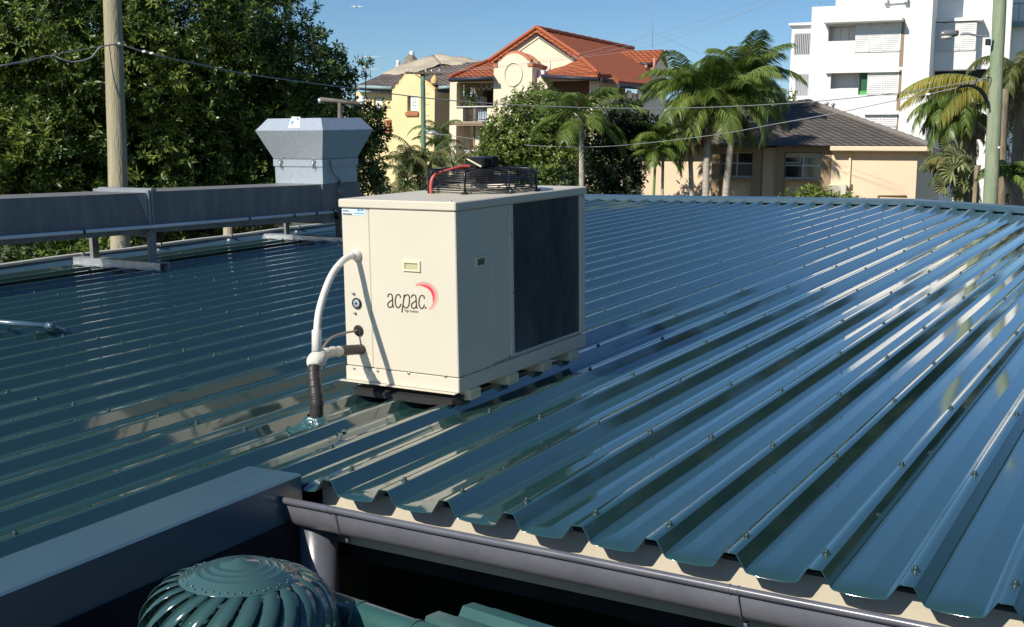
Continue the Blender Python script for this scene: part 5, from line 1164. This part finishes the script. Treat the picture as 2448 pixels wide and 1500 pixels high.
# right pole with street lamp
D3 = 25.0; a, b = W(2367, 490, D3), W(2390.5, 0, D3); ax = (b-a).normalized(); ft = a - ax*(a.z/ax.z); tp3 = b + ax*2.5
rp = pole('timber_pole', 'pale green stained timber utility pole carrying a street lamp at the right', ft, tp3, .165, .128, M['green_pole'])
q0 = W(2366, 88, D3-.1); q1 = W(2296, 83, D3-.1)
mb = MB(); mb.tube(curve_pts([q0, W(2340,87,D3-.1), W(2318,82,D3-.1), q1],5), .022, 8); mb.build('lamp_arm', M['galv'], rp)
mb = MB(); c0 = W(2268, 83, D3-.1); rx = CM @ Vector((1,0,0))
hd = []; 
for i in range(9):
    t = i/8; p = W(2249 + t*40, 82.5 - 3*math.sin(math.pi*t)*.6, D3-.1); hd.append((p, 0.015 + .062*math.sin(math.pi*min(.95, .12+t*.8))**.6))
mb.tube([p for p, r_ in hd], [r_ for p, r_ in hd], 12); lh = mb.build('lamp_head', mat('lamp_head_grey', (.27,.28,.30), .35, metal=.4), rp)
mb = MB(); mb.lathe([(.11,.0),(.12,-.03),(.07,-.06),(0,-.07)], W(2263, 88, D3-.1), 12); mb.build('lamp_glass', M['white_pvc'], lh)
mb = MB(); p = W(2286, 79, D3-.1); mb.rbox((p.x-.05,p.y-.05,p.z-.06),(p.x+.05,p.y+.05,p.z+.05),.02); mb.build('lamp_fitting', mat('rusty_fitting', (.10,.06,.05), .8), lh)
mb = MB(); mb.rbox((0,0,0),(.10,.08,.13),.01)
p = W(2355, 104, D3-.15); mb.v = [(x+p.x,y+p.y,z+p.z-.04) for x,y,z in mb.v]; mb.build('control_box', M['black'], rp)
mb = MB(); mb.box((0,0,0),(.05,.05,.20)); p = W(2365,96,D3-.15); mb.v = [(x+p.x,y+p.y,z+p.z-.12) for x,y,z in mb.v]; mb.build('lamp_bracket', M['galv_new'], rp)
mb = MB(); mb.tube(curve_pts([W(2336,190,D3-.2), W(2330,205,D3-.2), W(2345,214,D3-.2), W(2358,232,D3-.17), W(2363,260,D3-.15)],6), .022, 8); mb.tube(curve_pts([W(2290,210,D3-.2), W(2318,205,D3-.2), W(2342,217,D3-.2), W(2360,243,D3-.16)],6), .030, 8); mb.build('thick_cable', M['black'], rp)
mb = MB(); mb.tube([W(2388,235,D3-.05), W(2389,270,D3-.08), W(2386,350,D3-.1), W(2376,450,D3-.1), W(2371,495,D3-.1)], .016, 6); mb.build('riser_cable', M['black'], rp)
for q in ((2388,353),(2378,443)): mb = MB(); mb.lathe([(.025,-.02),(.025,.02),(0,.022)], W(q[0],q[1],D3-.12), 8); mb.build('cable_clip', M['white'], rp)
mb = MB(); mb.tube([W(2359,186,D3-.2), W(2369,187,D3-.1)], .016, 6); mb.build('wire_bracket', M['black'], rp)
def wire(name, label, pts, r, mt=None, fittings=(), group='overhead wires between the poles'):
    mb = MB(); P = curve_pts([W(*p) for p in pts], 8); mb.tube(P, r, 6)
    t = thing(name, label, 'wire', Matrix.Translation(P[0]), group); mb.build('cable', mt or M['wire'], t)
    for (p, s_) in fittings:
        q = W(*p); mb = MB(); mb.rbox((q.x-s_,q.y-s_*.5,q.z-s_*.5),(q.x+s_,q.y+s_*.5,q.z+s_*.5), s_*.2); mb.build('clamp', M['white_pvc'], t)
    return t
wire('overhead_wire', 'upper grey cable running from the weathered timber pole across to the green stained pole', [(290,107,16.9),(345,125,17.2),(450,149,17.9),(600,179,19),(850,213,20.8),(1040,237,22),(1240,252,23),(1500,260,24),(1700,257,24.5),(1950,243,24.8),(2200,216,24.9),(2300,199,24.9),(2360,187,24.8)], .0105, fittings=[((345,124,17.1),.035),((363,128,17.25),.035)])
wire('overhead_wire', 'lower grey cable sagging between the slim dark green pole and the green stained pole', [(1036,318,49.6),(1052,322,49),(1068,323,48),(1148,335,46),(1269,348,42),(1386,352,39),(1500,347,36),(1709,323,32),(1848,298,29),(2003,270,27.5),(2135,242,26.5),(2236,222,25.6),(2305,206,25.1),(2360,187,24.8)], .0105, fittings=[((2219,226,25.5),.05)])
wire('overhead_wire', 'dark cable looping past the left side of the weathered timber pole', [(283,105,16.95),(245,112,16.6),(232,122,16.5),(215,140,16.4),(175,149,16.2),(150,143,16.1),(120,134,16),(60,148,15.6),(0,158,15.2),(-60,168,14.8)], .011)
wire('overhead_wire', 'straight dark cable leaving the weathered timber pole towards the left edge', [(283,105,17),(180,122,16.4),(120,133,16),(0,158,15.1)], .006)
for i, (y0, y1) in enumerate(((173,40),(176,62),(170,18))):
    wire('power_line', ['middle','lowest','highest'][i] + ' thin power line rising right from the dark green pole crossarm', [(1040,y0,49.9),(1290,152-i*3,46),(1563,(y0+y1)/2-10,40),(1900,-8-i*10,34)], .0045, mt=mat('pale_line', (.35,.36,.38), .5), group='thin power lines above the orange roof')
# bracket pipe behind the cowl
DP = 15.5; M['old_pipe'] = mat('old_brown_pipe', (.12,.10,.085), .7, var=(.20,.17,.14), vscale=6); p0 = W(816, 300, DP); bt = thing('roof_pole', 'grey metal post with a horizontal arm and white cap behind the exhaust cowl', 'post', Matrix.Translation(Vector((p0.x, p0.y, 0))))
mb = MB(); mb.tube([(p0.x,p0.y,0), W(812,243,DP)], .026, 10); mb.build('post', M['old_pipe'], bt)
mb = MB(); mb.tube([W(767,238,DP), W(812,243,DP), W(869,251,DP)], .029, 12); mb.build('arm', M['old_pipe'], bt)
mb = MB(); mb.lathe([(.0,.07),(.035,.06),(.04,.038),(.032,.02),(.058,.008),(.062,-.008),(.035,-.02),(.035,-.04)], W(865,242,DP), 16); mb.build('white_cap', M['white'], bt)
mb = MB(); mb.tube([W(765,236,DP), W(766,247,DP)], .03, 8); mb.build('end_fitting', M['galv_new'], bt)
# timber stump between duct and verge
q = W(545, 553, 15.2); sp_ = MB(); sp_.tube([(q.x,q.y,0),(q.x,q.y,q.z+.08)], .06, 14); tag(sp_.build('timber_post', M['wood_pole']), 'short pale round timber post top showing under the duct', 'post')
# bird
bp = W(853, 17, 60); mb = MB()
for s_ in (-1, 1): mb.slab([bp, bp + rx*.12*s_ + Vector((0,0,.05)), bp + rx*.32*s_ + Vector((0,0,.01)), bp + rx*.14*s_ + Vector((0,0,-.01))], CM @ Vector((0,0,.03)))
mb.tube([bp - rx*.05 + (CM @ Vector((0,0,-.12))), bp, bp + (CM @ Vector((0,0,.16)))], [.01,.04,.01], 6)
tag(mb.build('bird', M['white']), 'tiny pale bird flying in the clear blue sky', 'bird')

# ================================================================ trees and palms
def wb(px, py, d, r, rz=None):     # blob from pixel, depth, radius in pixels
    k = d/F; return (tuple(W(px, py, d)), (r*k, r*k, (rz or r)*k))
fig = [wb(-150,-120,22,330), wb(150,40,21,260), wb(120,330,21.9,220), wb(430,60,21.3,240), wb(400,330,22.4,230), wb(600,40,22.5,125,190), wb(700,190,22.5,125,125), wb(620,330,23.0,170,180), wb(760,320,23.2,130,150), wb(830,400,23,85,130), wb(-80,300,21.5,240),
       wb(120,480,22.8,200,110), wb(450,480,23.4,220,110), wb(250,-350,22.5,400,330), wb(590,-200,23.5,140,190), wb(-250,-450,23,460), wb(60,600,19.4,130,60), wb(250,610,19.6,110,50), wb(400,-620,25,330,200), wb(480,200,25.5,230,280), wb(200,250,25.5,330,330), wb(680,330,25,130,170), wb(350,480,24.5,330,120)]
holes = [(tuple(W(380,400,20)), 1.0, .75), (tuple(W(560,440,20.5)), 1.0, .8), (tuple(W(120,440,19)), .7, .7), (tuple(W(240,250,19.5)), .7, .6), (tuple(W(700,400,21)), .7, .7), (tuple(W(560,200,20)), .6, .6), (tuple(W(60,170,19.5)), .6, .6)]
fb = W(330, 500, 22.5); leafy('fig_tree', 'huge dark green leafy tree with a few red leaves filling the upper left', 'tree', (fb.x, fb.y, 0), fig, M['leaf_fig'], 64, .14, .038, 10, 11, trunk_r=.35, shell=.42, holes=holes, lump=.48)
# bare twigs and small sprays on its right edge
spr = [wb(875,150,22.6,20,12), wb(850,185,22.6,26,16), wb(895,265,22.8,30,22), wb(905,310,23,28,24), wb(870,290,22.6,40,40), wb(880,350,22.9,45,45), wb(893,420,23.2,38,50), wb(760,85,22.7,28,24), wb(790,130,22.6,40,30), wb(815,170,22.7,38,26)]
bs = W(820,500,23); leafy('small_tree', 'thin branched leafy tree edging the right side of the huge tree beside the yellow villa', 'tree', (bs.x, bs.y, 0), spr, M['leaf_fig'], 60, .12, .04, 8, 12, trunk_r=.07, shell=.8)
# leafy round tree in the middle
bush = [wb(1270,330,44,110,110), wb(1210,400,43.5,80,90), wb(1330,420,43,90,90), wb(1290,270,44.5,70,70), wb(1200,340,44,50,60), wb(1420,400,44.5,70,80), wb(1170,430,43,40,60), wb(1290,380,45.5,130,100), wb(1340,340,45.5,70,90), wb(1220,440,44.5,90,60)]
bs = W(1270,460,44); leafy('leafy_tree', 'rounded mid green leafy tree in front of the orange roofed building', 'tree', (bs.x, bs.y, 0), bush, M['leaf_bush'], 38, .155, .075, 8, 13, trunk_r=.18, shell=.5)
dk = [wb(1475,400,40.5,75,100), wb(1450,325,40.5,60,60), wb(1520,330,41,45,60), wb(1400,440,41,80,60), wb(1510,410,40,30,80), wb(1500,285,40,50,50), wb(1555,305,40.3,36,30)]
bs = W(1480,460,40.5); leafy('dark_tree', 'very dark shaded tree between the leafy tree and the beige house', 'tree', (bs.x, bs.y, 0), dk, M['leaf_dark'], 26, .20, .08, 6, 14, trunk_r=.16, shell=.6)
bt_ = [wb(1850,250,50,60,40), wb(1780,270,50,60,50), wb(1900,262,52,30,22)]
bs = W(1820,300,50); leafy('background_tree', 'dark green tree behind the tall palms, in front of the white apartment block', 'tree', (bs.x, bs.y, 0), bt_, M['leaf_bush'], 18, .2, .08, 6, 15, trunk_r=.12)
sh = [wb(1900,474,30,34,24), wb(1950,468,30,40,27), wb(2010,478,30,42,22), wb(1868,486,30,24,18), wb(2048,488,30,24,14), wb(1960,500,30,110,26)]
bs = W(1955,500,30); leafy('lime_shrub', 'bright lime green shrub showing above the roof edge below the beige house window', 'shrub', (bs.x, bs.y, 0), sh, M['leaf_lime'], 60, .11, .045, 7, 16, trunk_r=.05, shell=.7, stem='stems')
dk = [wb(2440,400,34,60,130), wb(2470,250,35,50,100), wb(2410,470,33,40,50)]
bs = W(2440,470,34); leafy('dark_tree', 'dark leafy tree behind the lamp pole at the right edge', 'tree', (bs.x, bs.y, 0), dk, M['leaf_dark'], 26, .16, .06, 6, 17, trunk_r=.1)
# clump of areca palms in front of the yellow villa
def clump(label, px, d, pyc, n, L, seed, spread=.5, leaf='leaf_areca', ll=.32):
    rg = np.random.default_rng(seed); f0 = gp(px, d); t = thing('areca_palm', label, 'palm', Matrix.Translation(f0), 'areca palms in front of the yellow villa'); st = newstore(); sp = []; mb = MB()
    ztop = vert(px, pyc, f0).z
    for k in range(4):
        b = Vector((f0.x + rg.uniform(-spread,spread), f0.y + rg.uniform(-spread,spread), ztop + rg.uniform(-1.2,.2))); mb.tube([(b.x,b.y,0),(b.x+.05,b.y,b.z*.5),tuple(b)], [.07,.06,.05], 8)
        for i in range(n//4): sp.append((tuple(b), rg.uniform(0,6.28), rg.uniform(.1,1.35), L*rg.uniform(.7,1.1), rg.uniform(1.5,2.6), 30, ll, .75, .04, rg.uniform(.1,.9)))
    for i in range(8): sp.append(((f0.x+rg.uniform(-spread,spread), f0.y+rg.uniform(-spread,spread), ztop-rg.uniform(1,2.5)), rg.uniform(0,6.28), rg.uniform(-.3,.5), L*.7, 1.6, 22, ll, 1.0, .035, 1.0))
    fronds(rg, sp, st); crown_mesh('crown', st, M[leaf], t); mb.build('stems', M['shaft'], t)
clump('drooping areca palm nearest the slim dark green pole', 1010, 44, 372, 36, 1.9, 21); clump('drooping areca palm left of the slim dark green pole', 945, 43, 400, 32, 1.7, 22); clump('drooping areca palm right of the slim dark green pole', 1075, 45, 385, 32, 1.7, 23)
clump('small dark areca palm against the shaded end wall of the yellow villa', 1052, 54, 300, 16, 1.5, 24, .3, 'leaf_palm')
# king palms
def pk(label, fx, tx, ty, d, r, nf, L, seed, **kw):
    f_ = gp(fx, d); q = W(tx, ty, d); king_palm(label, f_, Vector((q.x, q.y, q.z)), r, nf, L, seed, group=kw.pop('group', 'tall palms beside the beige house'), **kw)
pk('single palm with wide fronds in front of the orange roofed building', 1388, 1390, 282, 39, .10, 14, 2.0, 31, droop=1.35, el=(-.25,1.15), ll=.68, hang=.42, nl=76, skirt=False, shaft=False, group='palms in front of the orange roofed building')
pk('tall palm with pale ringed trunk and yellow seed strings, left of the tall pair', 1697, 1690, 306, 39.2, .125, 20, 2.0, 33, droop=1.5, el=(-.35,1.4), ll=.80, hang=.55, nl=84)
pk('tall palm with leaning pale trunk and brown seed strings, right of the tall pair', 1741, 1752, 300, 39.4, .125, 17, 2.0, 34, droop=1.45, el=(-.25,1.35), ll=.80, hang=.55, nl=84)
pk('tallest palm with crown reaching into the sky', 1790, 1782, 243, 43, .12, 20, 2.05, 36, droop=1.3, el=(-.3,1.4), ll=.85, hang=.45, nl=84, skirt=False)
pk('slender palm with thin pale trunk left of the tall pair', 1662, 1645, 278, 39.6, .085, 16, 1.9, 37, droop=1.5, el=(-.3,1.3), ll=.72, hang=.5, nl=76)
pk('small young palm with thin green stem at the left corner of the beige house', 1566, 1568, 362, 39, .05, 12, 1.2, 38, droop=1.5, el=(-.3,1.2), ll=.42, hang=.5, nl=56, skirt=False, shaft=False, bark='shaft')
pk('small young palm with thin brown stem in front of the beige house', 1587, 1586, 335, 39.5, .055, 13, 1.4, 39, droop=1.5, el=(-.3,1.2), ll=.48, hang=.5, nl=56, skirt=False, shaft=False)
# red fruit under the left palm of the tall pair
mb = MB(); q = W(1678, 336, 39.0); rr = random.Random(3)
for i in range(70): c0 = (q.x + rr.uniform(-.16,.16), q.y + rr.uniform(-.1,.1), q.z + rr.uniform(-.12,.12)); mb.lathe([(0,-.016),(.014,-.008),(.016,.004),(0,.016)], c0, 5)
tag(mb.build('palm_fruit', mat('red_fruit', (.45,.02,.015), .4)), 'bunch of bright red palm fruit hanging beside the pale ringed trunk', 'fruit')
# right hand palms
def rough_palm(label, fx, tx, ty, d, r, spec, leaf, seed, bark='fibre', name='palm_tree', ll=.5, nl=46, extra_dry=0):
    rg = np.random.default_rng(seed); foot = gp(fx, d); top = W(tx, ty, d); t = thing(name, label, 'palm', Matrix.Translation(foot), 'shaggy palms around the lamp pole')
    mb = MB(); n = 16; mb.tube([foot.lerp(top, i/n) + Vector((0,0,0)) for i in range(n+1)], [r*(1.15-.2*i/n)*(1+rg.uniform(-.10,.14)) for i in range(n+1)], 12); mb.build('trunk', M[bark], t)
    st = newstore(); fronds(rg, [(tuple(top), az, el, L, dr, nl, ll, hg, .05, ti) for (az, el, L, dr, hg, ti) in spec(rg)], st); crown_mesh('crown', st, M[leaf], t)
    if extra_dry:
        st = newstore(); fronds(rg, [(tuple(top - Vector((0,0,rg.uniform(0,.5)))), rg.uniform(0,6.28), rg.uniform(-1.4,-.5), rg.uniform(.7,1.4), .8, 26, .28, 1.0, .04, rg.uniform(.2,.9)) for i in range(extra_dry)], st); np_mesh('dead_fronds', np.concatenate(st['V']), np.concatenate(st['F']), M['leaf_dry'], np.concatenate(st['t']), t)
    return t
lft = math.atan2(-(CM @ Vector((1,0,0))).y, -(CM @ Vector((1,0,0))).x)     # towards the left of the picture
rough_palm('shaggy palm whose long yellow frond arches left in front of the white block', 2405, 2395, 215, 30, .16, lambda rg: [(lft+.1, .45, 2.75, 1.25, .95, .75), (lft-.25,.30,2.5,1.1,.9,.55), (lft+.35,.10,2.3,1.3,.9,.4)], 'leaf_yellow', 41, nl=64, ll=.62)
rough_palm('shaggy dark palm crown hanging over the right edge of the picture', 2440, 2446, 175, 31, .17, lambda rg: [(rg.uniform(0,6.28), rg.uniform(-.2,1.2), rg.uniform(1.3,2.0), rg.uniform(1.6,2.6), .8, rg.uniform(.2,.7)) for i in range(22)], 'leaf_areca', 42, ll=.5, extra_dry=8)
rough_palm('broad drooping palm hanging over the end of the beige house roof', 2345, 2320, 262, 33, .17, lambda rg: [(lft + rg.uniform(-.9,.9), rg.uniform(-.3,.9), rg.uniform(1.2,2.1), rg.uniform(1.4,2.4), .9, rg.uniform(.1,.7)) for i in range(20)] + [(rg.uniform(0,6.28), rg.uniform(-.2,1.0), 1.6, 2.2, .9, .4) for i in range(10)], 'leaf_palm', 43, ll=.55, extra_dry=9)
rough_palm('low brown and green palm with a thick fibrous trunk left of the lamp pole', 2312, 2322, 395, 28, .22, lambda rg: [(lft + rg.uniform(-1.2,1.2), rg.uniform(-.6,1.0), rg.uniform(.8,1.3), rg.uniform(1.2,2.2), .7, rg.uniform(.1,.9)) for i in range(22)], 'leaf_areca', 44, ll=.32, extra_dry=14)
# fan palm leaf cluster
ft_ = gp(2330, 27); tpf = W(2335, 395, 27); fp_ = thing('fan_palm', 'small fan palm with pleated olive green round leaves left of the lamp pole', 'palm', Matrix.Translation(ft_)); mb = MB(); mb.tube([ft_, tpf], .05, 8); mb.build('trunk', M['fibre'], fp_)
rg = np.random.default_rng(6); V, Fq, tt = [], [], []; nn = 0; mb = MB()
for (hx, hy, hr, dr, tilt) in ((2292,375,46,27,.2),(2278,408,40,26.6,-.3),(2310,430,34,27.2,.1),(2268,345,26,27.5,.3),(2300,470,34,27,-.1),(2258,445,30,27.3,.0)):
    c0 = np.array(W(hx, hy, dr)); k = dr/F*hr; ux = np.array(CM @ Vector((1,0,0))); uy = np.array(CM @ Vector((0,-1,0))); uz = np.array(CM @ Vector((0,0,1))); mb.tube([tpf, tuple((np.array(tpf)+c0)/2 + uy*.12), tuple(c0)], .010, 5)
    ns = 26
    for i in range(ns):
        a = math.pi*(.35 + 1.35*i/ns) + tilt; d_ = ux*math.cos(a) + uy*math.sin(a)*.9 + uz*(-.35+.15*(i % 2)); pe = np.cross(d_, uz); pe = pe/np.linalg.norm(pe); w_ = k*.058; off = uz*(.02 if i % 2 else -.02)
        V += [c0 + pe*.004, c0 + d_*k*.62 + pe*w_ + off, c0 + d_*k*1.05*rg.uniform(.9,1.1) - uy*k*.06, c0 + d_*k*.62 - pe*w_ - off]; Fq.append([nn,nn+1,nn+2,nn+3]); nn += 4; tt += [rg.uniform(.1,.9)]*4
np_mesh('leaves', V, Fq, M['leaf_fan'], tt, fp_); mb.build('leaf_stems', M['shaft'], fp_)
# leaning bare palm trunk at the lower right
a, b = gp(2428, 26), W(2405, 425, 26); b2 = W(2428, 500, 26); mb = MB(); mb.tube([Vector((b2.x, b2.y, 0)), b2, W(2418,460,26), b], [.11,.07,.065,.055], 10); lt = thing('leaning_palm', 'thin leaning pinkish palm trunk at the lower right behind the ridge', 'palm', Matrix.Translation(Vector((b2.x, b2.y, 0)))); mb.build('trunk', mat('pinkish_bark', (.42,.33,.24), .8, var=(.30,.20,.16), vscale=3), lt)
st = newstore(); rg = np.random.default_rng(9); fronds(rg, [(tuple(b), rg.uniform(0,6.28), rg.uniform(.0,1.2), rg.uniform(.6,1.0), 1.9, 26, .25, .5, .04, rg.uniform(.2,.8)) for i in range(14)], st); crown_mesh('crown', st, M['leaf_palm'], lt)
# unseen trees added past the right edge so the rib sides reflect something dark
for i, (u_, v_, r_, h_) in enumerate(((7.5, 29, 4.0, 9.5), (13.5, 27, 4.8, 9.5), (18.5, 21, 5.0, 10), (20.5, 13, 5.0, 10), (19.5, 5, 4.6, 9.5))):
    leafy('reflection_tree', ['farthest','second farthest','middle','second nearest','nearest'][i] + ' of five unseen dark trees added to be mirrored in the metal roof ribs', 'tree', (u_, v_, 0), [((u_, v_, h_), (r_, r_, r_*.85)), ((u_-r_*.5, v_+r_*.3, h_-3.0), (r_*.75, r_*.75, r_*.7)), ((u_+r_*.4, v_-r_*.4, h_-3.2), (r_*.85, r_*.85, r_*.75)), ((u_-r_*.1, v_, h_-5.0), (r_*.9, r_*.9, r_*.6))], M['leaf_dark'], 8, .40, .18, 6, 60+i, trunk_r=.3, shell=.5, group='unseen trees added for the roof reflections')
